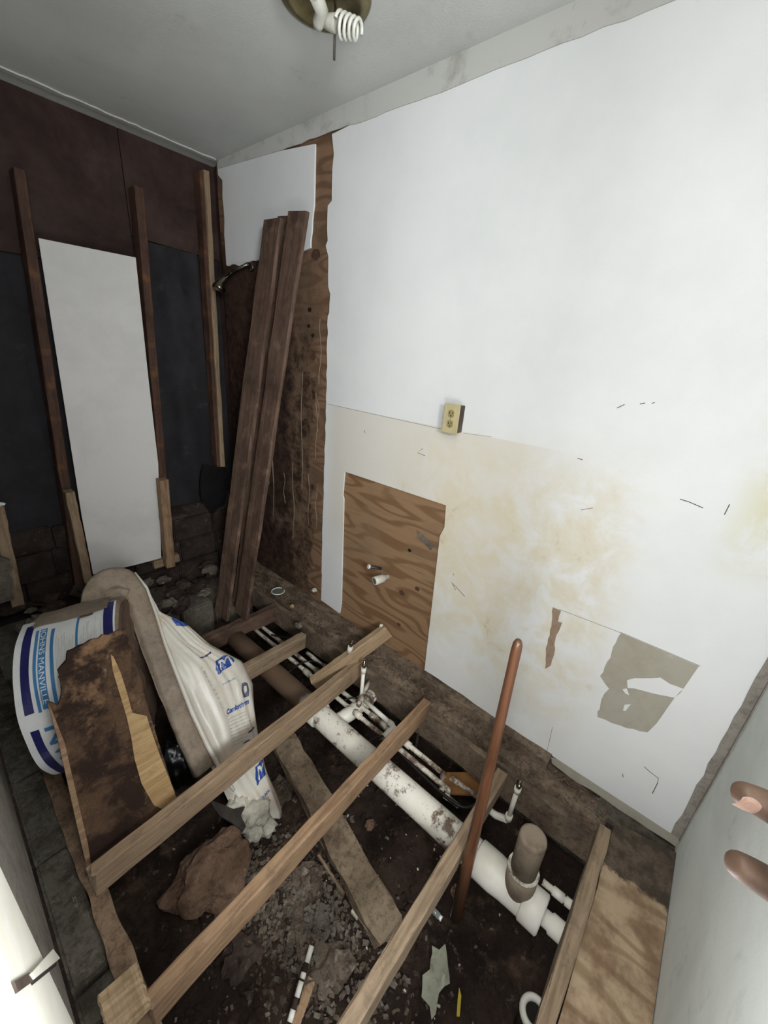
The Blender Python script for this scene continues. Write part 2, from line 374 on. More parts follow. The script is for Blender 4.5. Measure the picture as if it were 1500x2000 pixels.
def lump_bm(c, s, amp, freq, seed, sub=3, bm=None):
    bm = bm or bmesh.new(); g = bmesh.ops.create_icosphere(bm, subdivisions=sub, radius=1)['verts']; c, s = Vector(c), Vector(s)
    for v in g:
        p = v.co.copy(); f = 1 + amp * noise.noise(p * freq + Vector((seed * 3.1, seed, -seed))) + amp * .5 * noise.noise(p * freq * 2.7 + Vector((seed, 5, seed)))
        v.co = c + Vector([p[i] * s[i] * f for i in range(3)])
    return bm
def struct(o): o['kind'] = 'structure'; return o

# ================================================================== STRUCTURE
# ---- right-hand wall: plywood sheathing with painted sheets and stained areas in front
PX = 0.008
wall = struct(box('wall_right', (PX + .001, -.42, -.03), (.05, 1.62, 2.50), M_PLY))
wet = link('wet_plywood', box_bm((PX, 1.50, .0), (.045, 2.56, 2.46)), M_PLYWET, wall)
wet['label'] = 'water stained brown plywood'
W = lambda px, py: at(px, py, x=0.0)
def wall_sheet(name, pts, seed=1, amp=0, step=.03, edges=None, x0=0.0, th=.008, mat=M_PAINT, label=None):
    P = [Vector((x0, W(*p).y, W(*p).z)) if not isinstance(p, Vector) else p for p in pts]
    if amp: P = jag(P, amp, step, seed, 'x', True, edges)
    o = link(name, prism_bm(P, (th, 0, 0)), mat, wall)
    if label: o['label'] = label
    return o
V = lambda y, z: Vector((0, y, z))
main = [(648, 262), (652, 300), (649, 330), (648, 392), (640, 402), (640, 470), (636, 480), (641, 500), (641, 560), (645, 575), (643, 610), (640, 618),
        (637, 790), (634, 890), (630, 1010), (627, 1172), (663, 1198),
        (666, 1180), (670, 1020), (671, 975), (669, 968), (673, 921), (871, 987), (868, 1030), (859, 1047), (829, 1309),
        (905, 1358), (985, 1418), (1035, 1450), (1066, 1474), V(.115, -.002), V(-.31, -.002), V(-.31, 2.40), V(.9, 2.40), V(1.13, 2.37)]
wall_sheet('painted_sheet', main, 3, .004, .035, edges=[0, 1, 2, 3, 4, 5, 6, 7, 8, 9, 10, 11, 12, 13, 14, 25, 26, 27, 28])
wall_sheet('painted_sheet', [(424, 318), (520, 300), (615, 281), (613, 400), (606, 484), (594, 489), (560, 500), (511, 505), (480, 512), (470, 520), (458, 516), (442, 518),
                             (439, 470), (436, 400), (434, 352), (426, 342)], 5, .006, .03, edges=[3, 4, 5, 6, 7, 8, 9, 10, 12, 13, 14],
           label='smaller white sheet left of the bare plywood strip')
wall_sheet('bare_board_strip', [V(.145, -.003), V(-.31, -.003), V(-.31, -.045), V(.06, -.05), V(.13, -.04)], 7, .006, .04, edges=[2, 3], x0=.002, mat=M_GREEN, label='grey green unpainted strip along the foot of the wall')
# thin paint / paper layers on the sheet
wall_sheet('peeled_patch', [(1213, 1236), (1365, 1301), (1330, 1352), (1318, 1362), (1283, 1412), (1265, 1430), (1225, 1422), (1167, 1400), (1175, 1365), (1190, 1345),
                            (1172, 1320), (1192, 1285), (1203, 1255)], 2, .004, .02, edges=[7, 8, 9, 10, 11, 12, 6, 5], x0=-.0012, th=.0012, mat=M_GREEN, label='grey tan patch where the paint has peeled')
wall_sheet('paint_remnant', [(1225, 1328), (1240, 1324), (1290, 1323), (1308, 1335), (1335, 1345), (1318, 1362), (1262, 1350), (1240, 1344), (1226, 1343)], 4, .002, .02, x0=-.0022, th=.0012, label='white paint left on the patch')
wall_sheet('paint_remnant', [(1216, 1346), (1224, 1344), (1229, 1357), (1222, 1354)], x0=-.0022, th=.0012)
wall_sheet('paint_remnant', [(1220, 1376), (1232, 1375), (1222, 1388), (1217, 1387)], x0=-.0022, th=.0012)
wall_sheet('torn_paper', [(1080, 1186), (1096, 1193), (1090, 1214), (1098, 1216), (1092, 1232), (1086, 1242), (1083, 1258), (1082, 1280), (1076, 1300), (1065, 1306), (1066, 1266), (1074, 1240)],
           6, .003, .02, x0=-.0012, th=.0012, mat=M_BROWNPAPER, label='torn strip of brown paper')
for i, (a, b) in enumerate([((1092, 1190), (1213, 1236)), ((1213, 1235), (1368, 1301)), ((1079, 1420), (1067, 1474)), ((640, 789), (862, 838)), ((905, 846), (960, 853))]):
    p, q_ = W(*a), W(*b); link('score_line', tube_bm([p, q_], .0010 if i < 4 else .0008, 6), M_LATHGREY, wall)
for pts in [[(1258, 1497), (1270, 1508), (1286, 1520), (1284, 1530), (1274, 1550)], [(1216, 1511), (1217, 1518)], [(1328, 975), (1345, 980), (1373, 992)], [(885, 1140), (908, 1165)], [(882, 1137), (890, 1152)],
            [(1128, 895), (1138, 898)], [(712, 840), (713, 846)], [(1135, 996), (1158, 992)], [(1205, 797), (1220, 790)], [(1250, 789), (1260, 787)], [(1273, 788), (1279, 786)], [(885, 1120), (887, 1124)],
            [(826, 876), (815, 884), (830, 890)], [(1415, 1005), (1425, 985)]]:
    link('scuff_mark', tube_bm([W(*p) + Vector((0, 0, 0)) for p in pts], .0012, 6), M_ROD if pts[0][0] != 1135 else M_BROWNPAPER, wall)
# screw holes and knots in the bare plywood
for (px, py, r, nm) in [(617, 497, .030, 'knot'), (605, 605, .014, 'hole'), (603, 637, .011, 'hole'), (611, 655, .012, 'hole'), (612, 697, .020, 'knot'), (598, 430, .010, 'knot'),
                        (785, 1158, .017, 'knot'), (815, 1150, .014, 'knot'), (779, 1220, .012, 'knot'), (800, 1075, .010, 'hole')]:
    p = at(px, py, x=PX); bm = bmesh.new()
    for rr, a in ((r, 0),):
        ring = [bm.verts.new((PX - .0015, p.y + rr * math.cos(a_ * math.pi / 8) * (1 + .12 * math.sin(a_ * 3 + px)), p.z + .8 * rr * math.sin(a_ * math.pi / 8) * (1 + .12 * math.cos(a_ * 2 + px)))) for a_ in range(16)]
        bot = [bm.verts.new((PX + .002, v.co.y, v.co.z)) for v in ring]
        bm.faces.new(ring)
        for k in range(16): bm.faces.new((ring[k], ring[(k+1) % 16], bot[(k+1) % 16], bot[k]))
    link(nm, bm, M_STUDDK if nm == 'knot' else M_SLOT, wall)
# white dried drips on the wet plywood
for k in range(16):
    y = R_.uniform(1.62, 2.45); z0 = R_.uniform(.7, 1.8); z1 = z0 - R_.uniform(.15, .7)
    pts = [Vector((PX - .0006, y + .008 * math.sin(j * 1.3 + k), z0 + (z1 - z0) * j / 6)) for j in range(7)]
    link('dried_drip', tube_bm(pts, .0016, 5), M_KRAFT, wall)
box('corner_light_block', (.03, 2.50, -.5), (.08, 2.74, 2.47), M_DARKBOARD, wall)  # filler box added to stop world light leaking in at the corner
# ---- ceiling, back wall, end wall, left wall
ceil = struct(box('ceiling', (-2.1, -.42, 2.42), (.06, 2.74, 2.48), M_CEIL))
trim = struct(link('trim_1', prism_bm(jag([Vector((-.004, 1.15, 2.34)), Vector((-.004, -.31, 2.34)), Vector((-.004, -.31, 2.42)), Vector((-.004, 2.52, 2.42)), Vector((-.004, 2.52, 2.385)), Vector((-.004, 1.95, 2.355))], .003, .05, 3, 'x', True, [0, 5, 3]), (.004, 0, 0)), M_TAPE))
tag(link('plaster_edge', prism_bm(jag([Vector((-1.9, 2.505, 2.419)), Vector((-.02, 2.505, 2.419)), Vector((-.02, 2.53, 2.419)), Vector((-1.9, 2.53, 2.419))], .006, .03, 4, 'z', True, [0]), (0, 0, -.006)), M_TAPE, ceil))
end = struct(box('wall_near', (-.95, -.40, -.20), (.06, -.31, 2.46), M_NEAR))
struct(link('trim_2', prism_bm(jag([Vector((-.001, -.3085, .0)), Vector((-.001, -.283, .0)), Vector((-.001, -.283, 2.34)), Vector((-.001, -.3085, 2.34))], .003, .05, 8, 'x', True, [1]), (-.003, 0, 0)), M_LATHGREY))
struct(link('trim_3', prism_bm(jag([Vector((-.0, -.3095, .0)), Vector((-.018, -.3095, .0)), Vector((-.018, -.3095, 2.34)), Vector((-.0, -.3095, 2.34))], .003, .05, 9, 'y', True, [1]), (0, .002, 0)), M_LATHGREY))
left = struct(link('wall_left', prism_bm(jag([Vector((-1.5, .50, -.02)), Vector((-1.5, 2.60, -.02)), Vector((-1.5, 2.60, 2.42)), Vector((-1.5, .50, 2.42))], .006, .06, 2, 'x', True, [0]), (-.08, 0, 0)), M_LATHGREY))
back = struct(box('wall_back', (-2.05, 2.66, -.55), (.05, 2.72, 2.46), M_FELT))
b2 = link('sheathing_board', prism_bm([Vector((-2.0, 2.63, 2.42)), Vector((-1.03, 2.63, 2.42)), Vector((-1.03, 2.63, 1.98)), Vector((-2.0, 2.63, 2.10))], (0, .025, 0)), M_DARKBOARD, back)
link('sheathing_board', prism_bm([Vector((-1.025, 2.63, 2.42)), Vector((-.455, 2.63, 2.42)), Vector((-.455, 2.63, 1.80)), Vector((-1.025, 2.63, 1.80))], (0, .025, 0)), M_DARKBOARD, back)
link('sheathing_board', prism_bm([Vector((-.45, 2.63, 2.42)), Vector((.03, 2.63, 2.42)), Vector((.03, 2.63, 1.96)), Vector((-.45, 2.63, 1.98))], (0, .025, 0)), M_DARKBOARD, back)
# dusty black paper hanging in the open bays
def curtain(x0, x1, z0, z1, y, seed, mat, par, name):
    bm = bmesh.new(); nx, nz = 14, 26; g = []
    for i in range(nx + 1):
        row = []
        for j in range(nz + 1):
            x = x0 + (x1 - x0) * i / nx; z = z0 + (z1 - z0) * j / nz
            row.append(bm.verts.new((x, y + .018 * noise.noise(Vector((x * 9, z * 3, seed))) + .008 * noise.noise(Vector((x * 25, z * 11, seed))), z)))
        g.append(row)
    for i in range(nx):
        for j in range(nz): bm.faces.new((g[i][j], g[i+1][j], g[i+1][j+1], g[i][j+1]))
    return link(name, bm, mat, par, True)
curtain(-.44, -.11, .12, 1.97, 2.635, 3, M_FELT, back, 'black_paper')
curtain(-2.0, -1.0, .12, 2.1, 2.635, 8, M_FELT, back, 'black_paper')
# low dark masonry, laid as separate blocks
bx = -2.0; k = 0
for row, (z0, z1) in enumerate([(-.50, -.32), (-.315, -.14), (-.135, .04), (.045, .20), (.205, .36), (.365, .50)]):
    x = -2.0 + (row % 2) * -.1
    while x < .02:
        wv = R_.uniform(.24, .32); z1j = z1 - (R_.uniform(0, .05) if row == 5 else 0)
        yb = 2.57 + R_.uniform(-.012, .012) + (.0 if row < 3 else .035)
        box('masonry_block', (x, yb, z0), (min(x + wv, .04), 2.655, z1j), M_MASON, back, .008); x += wv + .008
# studs of the back wall
def stud(name, a, b, y, wd, mat, lab, seed, dp=.085):
    p, q_ = at(*a, y=y), at(*b, y=y)
    o = beam(name, q_, p, wd, dp, mat, parent=back, up=(0, -1, 0), seed=seed); 
    if lab: o['label'] = lab
    return o
stud('stud', (38, 330), (158, 1150), 2.53, .042, M_STUDDK, 'dark brown stud left of the white panel', 1)
stud('stud', (272, 365), (331, 1080), 2.53, .042, M_STUDDK, 'dark brown stud right of the white panel', 2)
stud('stud', (404, 333), (437, 925), 2.53, .030, M_STUDLT, 'pale yellow stud in the corner', 3)
stud('stud', (395, 335), (429, 915), 2.545, .03, M_STUDDK, 'dark strip painted as the shaded side face of the pale stud', 4, .07)  # dark wood colour stands in for shade on the pale stud's side
box('blocking', (-.62, 2.52, .10), (-.46, 2.56, .155), M_STUDLT, back, .003)

# ---- crawl space
gr = bmesh.new(); nx, ny = 150, 190; G = []
def gz(x, y):
    h = -.50 + .035 * noise.noise(Vector((x * 3, y * 3, 1))) + .018 * noise.noise(Vector((x * 9, y * 9, 4))) + .009 * noise.noise(Vector((x * 30, y * 30, 7)))
    d = math.hypot((x + .95) / .28, (y - .62) / .40); h += .06 * max(0, 1 - d)
    h += .16 * max(0, (y - 1.9) / .6) + .05 * max(0, (x + .12) / .15)
    return h
for i in range(nx + 1):
    G.append([gr.verts.new((-1.62 + 1.72 * i / nx, -.45 + 3.1 * j / ny, gz(-1.62 + 1.72 * i / nx, -.45 + 3.1 * j / ny))) for j in range(ny + 1)])
for i in range(nx):
    for j in range(ny): gr.faces.new((G[i][j], G[i+1][j], G[i+1][j+1], G[i][j+1]))
ground = struct(link('ground', gr, M_GROUND, None, True))
found = struct(box('foundation_right', (.012, -.42, -.62), (.08, 2.58, -.04), M_GREENDIRT))
fl = struct(empty('foundation_left', (-1.46, .9, -.6)))
y = -.30; i = 0
while y < 2.5:
    L = R_.uniform(.36, .42)
    for (z0, z1) in ((-.60, -.345), (-.335, -.13 + R_.uniform(-.008, .008))):
        bm = box_bm((-1.498, y, z0), (-1.408 + R_.uniform(-.008, .006), min(y + L, 2.55), z1)); bmesh.ops.bevel(bm, geom=bm.edges[:], offset=.008, segments=2, affect='EDGES')
        link('block', bm, M_GREENDIRT, fl)
    y += L + .008
# grey ledge blocks in front of the back wall
lg = struct(empty('foundation_back', (-.8, 2.4, -.5)))
for (x0, x1, y0, z1) in [(-1.42, -1.14, 2.30, .03), (-1.13, -.86, 2.30, .01), (-.85, -.60, 2.26, -.05), (-.59, -.40, 2.22, -.09), (-.39, -.12, 2.20, -.10)]:
    bm = box_bm((x0, y0, -.5), (x1, 2.56, z1)); bmesh.ops.bevel(bm, geom=bm.edges[:], offset=.01, segments=2, affect='EDGES'); link('block', bm, M_BLOCK, lg)

# ---- sill and ledger under the right wall
sill = struct(link('sill_plate', (lambda b: b)(bmesh.new()), M_SILL)); bpy.data.objects.remove(sill)
def rough_box(name, lo, hi, mat, parent=None, amp=.004, n=60, axis=1, seed=0):
    bm = bmesh.new(); lo, hi = Vector(lo), Vector(hi); rings = []
    a, b = [i for i in range(3) if i != axis]
    for k in range(n + 1):
        tt = lo[axis] + (hi[axis] - lo[axis]) * k / n; ring = []
        for (u, v) in ((0, 0), (.5, 0), (1, 0), (1, .5), (1, 1), (.5, 1), (0, 1), (0, .5)):
            c = Vector((0, 0, 0)); c[axis] = tt; c[a] = lo[a] + (hi[a] - lo[a]) * u; c[b] = lo[b] + (hi[b] - lo[b]) * v
            q = Vector((tt * 9 + seed, u * 2, v * 2))
            c[a] += amp * noise.noise(q) * 2; c[b] += amp * noise.noise(q + Vector((9, 9, 9))) * 2; ring.append(bm.verts.new(c))
        rings.append(ring)
    for k in range(n):
        for j in range(8): bm.faces.new((rings[k][j], rings[k][(j+1) % 8], rings[k+1][(j+1) % 8], rings[k+1][j]))
    bm.faces.new(rings[0]); bm.faces.new(rings[-1][::-1])
    return link(name, bm, mat, parent)
sill = struct(rough_box('sill_plate', (-.045, .14, -.045), (.02, 2.5, .004), M_SILL, None, .005, 80, 1, 1))
rough_box('plate_edge', (-.115, -.10, -.095), (-.04, 2.5, -.045), M_SILL, sill, .006, 80, 1, 5)
rough_box('plate_end', (-.06, -.12, -.10), (.000, .14, -.052), M_SILL, sill, .006, 20, 1, 8)
ledger = struct(rough_box('ledger_right', (-.140, -.12, -.235), (-.105, 2.3, -.085), M_SILLFACE, None, .006, 90, 1, 9))
lpts = jag([Vector((0, -.12, -.04)), Vector((0, 1.35, -.05)), Vector((0, 1.35, -.17)), Vector((0, .80, -.20)), Vector((0, .35, -.16)), Vector((0, -.12, -.19))], .008, .05, 3, 'x')
ll = struct(rough_box('ledger_left', (-1.412, .35, -.20), (-1.362, 2.1, -.115), M_LEDGE, None, .005, 90, 1, 2))

# ---- plywood floor left at the near end
floor = struct(link('floor', prism_bm(jag([Vector((-.045, -.308, -.02)), Vector((-.085, -.125, -.02)), Vector((-1.20, -.125, -.02)), Vector((-1.20, -.308, -.02))], .002, .05, 1, 'z', True, [1]), (0, 0, -.02)), M_FLOORPLY))
rough_box('mouldy_edge', (-.085, -.306, -.075), (-.003, -.06, -.045), M_GREENDIRT, floor, .005, 20, 1, 3)['label'] = 'dark mouldy strip in the corner'
beam('floor_edge_joist', (-.15, -.102, .006), (-1.30, -.102, .006), .040, .10, M_JOIST, 'timber along the cut edge of the plywood floor at lower right', 'joist', seed=31)

# ---- door on the left
dr = struct(box('door_1', (-1.492, -.16, .02), (-1.475, .495, 2.05), M_DOOR, None, .002))
lt = empty('latch', (-1.474, .45, .8)); lt.parent = dr; lt.location = Vector((-1.474, .47, .72)) - dr.location
lp = Vector((-1.4745, 0, 0))
def dpt(px, py): p = at(px, py, x=-1.475); return p
for nm, pts, mt, th in [('strike_plate', [(22, 1922), (52, 1903), (60, 1920), (30, 1942)], M_BOXMETAL, .002), ('latch_arm', [(52, 1908), (98, 1858), (112, 1876), (60, 1918)], M_DOOR, .004),
                        ('latch_painted_shadow', [(58, 1918), (110, 1880), (108, 1888), (62, 1925)], M_SLOT, .001)]:  # last shape is a black sliver painted as the shadow under the arm
    link(nm, prism_bm([dpt(*p) for p in pts], (th, 0, 0)), mt, lt)

# ================================================================== THINGS
# ---- floor joists
J1 = beam('floor_joist', at(592, 1232, z=-.02) + Vector((0, 0, -.02)), (-.74, 1.51, -.04), .042, .095, M_JOIST, 'far short joist with a broken end behind the white bag', 'joist', seed=1, endjag=.012)
beam('floor_joist', (-1.385, 1.055, -.018), (-.14, 1.102, -.014), .045, .098, M_JOIST2, 'joist passing in front of the white bag and over the drain collar', 'joist', seed=2, endjag=.010)
pR = at(750, 1222, x=-.045)
beam('short_timber', at(606, 1328, z=-.08), pR, .040, .085, M_CUT, 'short paler timber tilted up behind the joist, its end against the plywood', 'timber', seed=6, endjag=.004)
beam('floor_joist', (-1.375, .655, -.014), (-.125, .690, -.014), .042, .092, M_JOIST3, 'middle joist from the pale offcut to the wall sill, bright worn top edge', 'joist', seed=3, endjag=.004)
beam('floor_joist', (-1.36, .262, -.016), (-.19, .268, -.024), .043, .092, M_JOIST, 'near joist that the round handle leans against', 'joist', seed=4, endjag=.004)
beam('floor_joist', (-.86, 1.93, -.10), (-.12, 1.90, -.09), .05, .10, M_OLDPLANK, 'dark old joist at the feet of the leaning planks', 'joist', seed=5, endjag=.012, rough=.005)
# offcut over the left ends
o = slab('wood_offcut', [at(193, 1945, z=.0), at(263, 1880, z=.0), at(300, 1965, z=.0), at(210, 2040, z=.0)], .012, M_CUT, (0, 0, -1), label='pale plywood offcut lying over the left joist end', cat='offcut', seed=8, endjag=.004)
# ---- dirt-caked beam in the crawl space
Pa, Pb = at(553, 1436, z=-.37), at(762, 1815, z=-.40)
bmn = beam('buried_beam', Pa + Vector((.0, 0, 0)), Pb, .118, .06, M_CONC, 'dirt caked flat board crossing the ground under the joists', 'beam', seed=12, rough=.006, endjag=.02)
beam('wood_lath', at(622, 1668, z=-.45), at(672, 1745, z=-.45), .012, .012, M_JOIST, 'thin splinter of lath beside the dirt caked board', 'lath', seed=13)
# ---- planks leaning in the corner
pk = lambda a, **k: at(*a, **k)
lab = 'old brown plank leaning in the corner, '
slab('leaning_plank', [pk((516, 430), x=-.085), pk((541, 425), x=-.085) + Vector((0, -.02, 0)), pk((455, 1203), z=-.06), pk((405, 1203), z=-.08)], .022, M_OLDPLANK, (1, 1, 0), label=lab + 'leftmost of the three', cat='plank', seed=21, rough=.003, bev=.006)
slab('leaning_plank', [pk((541, 422), x=-.055), pk((566, 422), x=-.055), pk((478, 1180), z=-.09), pk((447, 1180), z=-.09)], .022, M_OLDPLANK, (1, 1, 0), label=lab + 'mostly hidden between the other two', cat='plank', seed=22, rough=.003, bev=.006)
slab('leaning_plank', [pk((562, 411), x=-.095), pk((598, 412), x=-.095), pk((490, 1200), z=-.08), pk((447, 1205), z=-.08)], .022, M_OLDPLANK, (1, 1, 0), label=lab + 'rightmost and tallest', cat='plank', seed=23, rough=.003, bev=.006)
# ---- white panel and short studs
pp = [at(*p, y=2.522) for p in [(75, 465), (265, 503), (271, 560), (290, 740), (309, 905), (315, 1090), (262, 1104), (182, 1122), (160, 1010)]]
tag(link('white_panel', prism_bm(pp, (0, .005, 0)), M_PANEL), 'tall white hardboard panel standing between the dark studs of the back wall', 'panel')
def short(a, b, y, wd, mat, lab, seed, dp=.06):
    return beam('short_stud', at(*b, y=y), at(*a, y=y), wd, dp, mat, lab, 'stud', up=(0, -1, 0), seed=seed)
short((137, 962), (174, 1138), 2.44, .040, M_STUDLT, 'short cut yellowish stud standing left of the white panel', 41)
short((321, 938), (335, 1108), 2.44, .052, M_JOIST3, 'short cut stud covering the lower right edge of the white panel', 42)
short((-6, 990), (38, 1192), 2.44, .050, M_STUDLT, 'short cut stud at the left edge of the frame', 43)
tag(link('insulation_scrap', prism_bm(jag([at(*p, y=2.40) for p in [(-8, 1085), (20, 1095), (28, 1170), (-8, 1182)]], .008, .03, 2, 'y'), (0, .03, 0)), M_BLOCK), 'grey scrap of board low at the left edge', 'scrap')
tag(link('wood_chip', lump_bm(at(0, 985, y=2.41), (.018, .012, .01), .3, 2, 3, 2), M_FOAMWHITE), 'bright white chip on top of the leftmost short stud', 'chip')
# black patch painted in for the dark void beside the planks
hexp = [at(*p, y=2.519) for p in [(398, 908), (440, 912), (446, 940), (438, 985), (415, 1006), (396, 982), (391, 940)]]
tag(link('dark_void_patch', prism_bm(jag(hexp, .008, .05, 3, 'y'), (0, .01, 0)), M_BLACK), 'black patch painted in for the dark void in the corner left of the planks', 'void patch')

# ---- shower arm and head
sh = empty('shower_head', (-.03, 2.40, 1.80), 'chrome shower head on a bent arm, high in the stripped corner', 'shower head')
wp = Vector((PX, 2.25, 1.90)); hp = at(432, 549, y=2.40)
tube('arm', [wp, wp + Vector((-.03, .0, .006)), wp.lerp(hp, .55) + Vector((-.01, 0, .014)), hp + Vector((.02, -.02, .02))], .0105, M_CHROME, sh)
d = (hp - wp).normalized(); dd = Vector((-.35, .05, -.9)).normalized()
tube('head', [hp + Vector((.025, -.02, .024)), hp + Vector((.012, -.01, .01)), hp + dd * .012, hp + dd * .034, hp + dd * .046, hp + dd * .050], [.012, .016, .024, .036, .037, .032], M_CHROME, sh, 22)
tube('flange', [wp + Vector((.0, 0, 0)), wp + Vector((-.006, 0, .001)), wp + Vector((-.012, 0, .002))], [.026, .024, .013], M_CHROME, sh, 20)

# ---- electrical outlet: proud metal box with ivory plate
oc = W(885, 820); ol = at(880, 818, x=-.046)
ot = empty('electrical_outlet', (0, ol.y, ol.z - .06), 'ivory double socket on a box standing proud of the white wall', 'outlet')
yc, zc = ol.y, ol.z
box('metal_box', (-.040, yc - .032, zc - .052), (.0, yc + .032, zc + .052), M_BOXMETAL, ot, .002)
pl_ = box('cover_plate', (-.046, yc - .035, zc - .057), (-.0402, yc + .035, zc + .057), M_IVORY, ot, .0018)
for s in (-1, 1):
    bm = bmesh.new(); ring = []
    for a in range(24):
        an = 2 * math.pi * a / 24; yy = max(-.0135, min(.0135, .0170 * math.cos(an))); zz = .0150 * math.sin(an); ring.append(Vector((-.0460, yc + yy, zc + s * .0195 + zz)))
    rec = link('receptacle', prism_bm(ring, (-.0018, 0, 0)), M_IVORYDK, ot)
    for (dy, dz, wy, wz) in ((.006, .003, .0013, .0045), (-.006, .003, .0013, .0038), (0, -.0075, .0024, .0024)):
        link('slot', box_bm((-.0484, yc + dy - wy, zc + s * .0195 + dz - wz), (-.0476, yc + dy + wy, zc + s * .0195 + dz + wz)), M_SLOT, rec)
tube('screw', [Vector((-.0455, yc, zc)), Vector((-.0472, yc, zc))], .003, M_IVORYDK, ot, 10)
bm = bmesh.new()
for v in jag([Vector((-.001, yc + .036, zc + .052)), Vector((-.001, yc + .036, zc + .059)), Vector((-.001, yc - .04, zc + .062)), Vector((-.001, yc - .04, zc - .055)), Vector((-.001, yc - .03, zc - .055)), Vector((-.001, yc - .03, zc + .052))], .003, .01, 5, 'x'): bm.verts.new(v)
bm.free()

# ---- drain stub through the plywood
ds = empty('drain_stub', (PX, 1.10, .40), 'short white threaded drain outlet sticking out of the bare plywood', 'pipe')
a0 = at(758, 1126, x=PX); b0 = at(731, 1135, x=-.075)
dv = (b0 - a0)
tube('pipe', [a0, a0 + dv * .75], .0145, M_PVCS, ds)
tube('collar', [a0 + dv * .35, a0 + dv * .37, a0 + dv * .95, a0 + dv], [.019, .0225, .0225, .021], M_PVCCLEAN, ds, 20)
tube('bore', [a0 + dv * 1.0, a0 + dv * 1.004], .016, M_BLOCK, ds, 20)
c0 = at(722, 1107, x=-.05); c1 = Vector((PX, c0.y - .03, c0.z - .02))
wsx = empty('supply_stub', (PX, c1.y, c1.z), 'small round capped white stub above the threaded drain outlet', 'pipe')
tube('pipe', [c1, c0], .008, M_ROD, wsx); tube('cap', [c0, c0 + (c0 - c1).normalized() * .010], [.012, .011], M_CFL, wsx, 18)
sc = W(823, 1050); sc2 = tag(link('tape_scrap', prism_bm(jag([W(812, 1035), W(822, 1043), W(838, 1060), W(848, 1066), W(840, 1076), W(828, 1062), W(818, 1052)], .003, .01, 2, 'x'), (-.004, 0, 0)), M_BLOCK), 'grey white scrap of tape stuck to the bare plywood', 'tape')
sc2.location.x = PX - .001

# ---- main drain
X0, ZP = -.435, -.192
dp_ = empty('drain_pipe', (X0, .9, ZP - .06), 'large white drain pipe splashed with mud, running under the joists', 'drain pipe')
tube('pipe', [Vector((X0, y_, ZP + .002 * math.sin(y_ * 5))) for y_ in [2.05, 1.7, 1.4, 1.2, 1.0, .7, .4, .25, .13]], .055, M_PVC, dp_, 28)
tube('coupling', [(X0, 1.20, ZP), (X0, 1.195, ZP), (X0, 1.10, ZP), (X0, 1.095, ZP)], [.056, .063, .063, .056], M_PVC, dp_, 28)
tube('tee', [(X0, .225, ZP), (X0, .22, ZP), (X0, .15, ZP), (X0, .11, ZP), (X0, .03, ZP)], [.058, .063, .063, .058, .056], M_PVCCLEAN, dp_, 28)
tube('reducer', [(X0, .045, ZP), (X0, .04, ZP), (X0, -.020, ZP), (X0, -.025, ZP)], [.056, .063, .063, .056], M_PVCCLEAN, dp_, 28)
tube('tail_pipe', [(X0, -.02, ZP), (X0, -.045, ZP), (X0, -.05, ZP), (X0, -.30, ZP)], [.026, .026, .032, .032], M_PVCCLEAN, dp_, 22)
tube('branch_pipe', [Vector((X0 + .04, 1.035, ZP - .03)), Vector((-.30, 1.02, ZP - .03)), Vector((-.15, 1.02, ZP - .03)), Vector((-.02, 1.02, ZP - .03))], .036, M_PVC, dp_, 22)
tube('branch_collar', [Vector((-.22, 1.02, ZP - .03)), Vector((-.165, 1.02, ZP - .03))], .042, M_PVC, dp_, 22)
tube('hub', [(X0, .068, ZP), (X0, .070, ZP + .08), (X0, .072, ZP + .13)], [.046, .050, .050], M_STUB, dp_, 28)
tube('hub_rim', [(X0, .072, ZP + .129), (X0, .072, ZP + .134)], .0515, M_PVCS, dp_, 28)
tube('stub', [(X0, .072, ZP + .10), (X0, .074, ZP + .292), (X0, .074, ZP + .300), (X0, .074, ZP + .304)], [.042, .043, .041, .034], M_STUB, dp_, 28)
# ---- small supply pipes
SZ = -.20
def fit(par, a, b, r, mt=M_PVCS): tube('fitting', [a, b], r, mt, par, 14)
def supply(x, y0, y1, lab, fits, z=SZ, r=.0115):
    e = empty('supply_pipe', (x, (y0 + y1) / 2, z - .012), lab, 'pipe')
    tube('pipe', [Vector((x, y0 + (y1 - y0) * k / 6, z + .003 * math.sin(k * 2 + x * 30))) for k in range(7)], r, M_PVCS, e, 12)
    for f in fits: fit(e, Vector((x, f, z)), Vector((x, f - .045, z)), r * 1.45)
    return e
s1 = supply(-.295, 2.02, .42, 'thin white water pipe running beside the big drain pipe', [1.40, 1.32, 1.22, 1.0, .80])
s2 = supply(-.248, 2.05, .50, 'second thin white water pipe, between its two neighbours', [1.36, 1.27, 1.03, .93, .86, .72])
s3 = supply(-.195, 1.50, 1.20, 'short muddy water pipe nearest the wall, behind the tilted joist', [1.35])
s4 = empty('supply_loop', (-.19, .88, -.2), 'short clean pipe with an elbow bend turning back to its neighbour', 'pipe')
tube('pipe', [at(712, 1368, z=-.155), at(765, 1415, z=-.16)], .0115, M_PVCCLEAN, s4, 12)
e0 = at(765, 1415, z=-.16); e1 = at(750, 1440, z=-.18)
tube('elbow', [e0 + Vector((0, .02, 0)), e0, e0 + Vector((-.006, -.02, 0)), e0.lerp(e1, .5) + Vector((0, -.008, 0)), e1], .0155, M_PVCCLEAN, s4, 14)
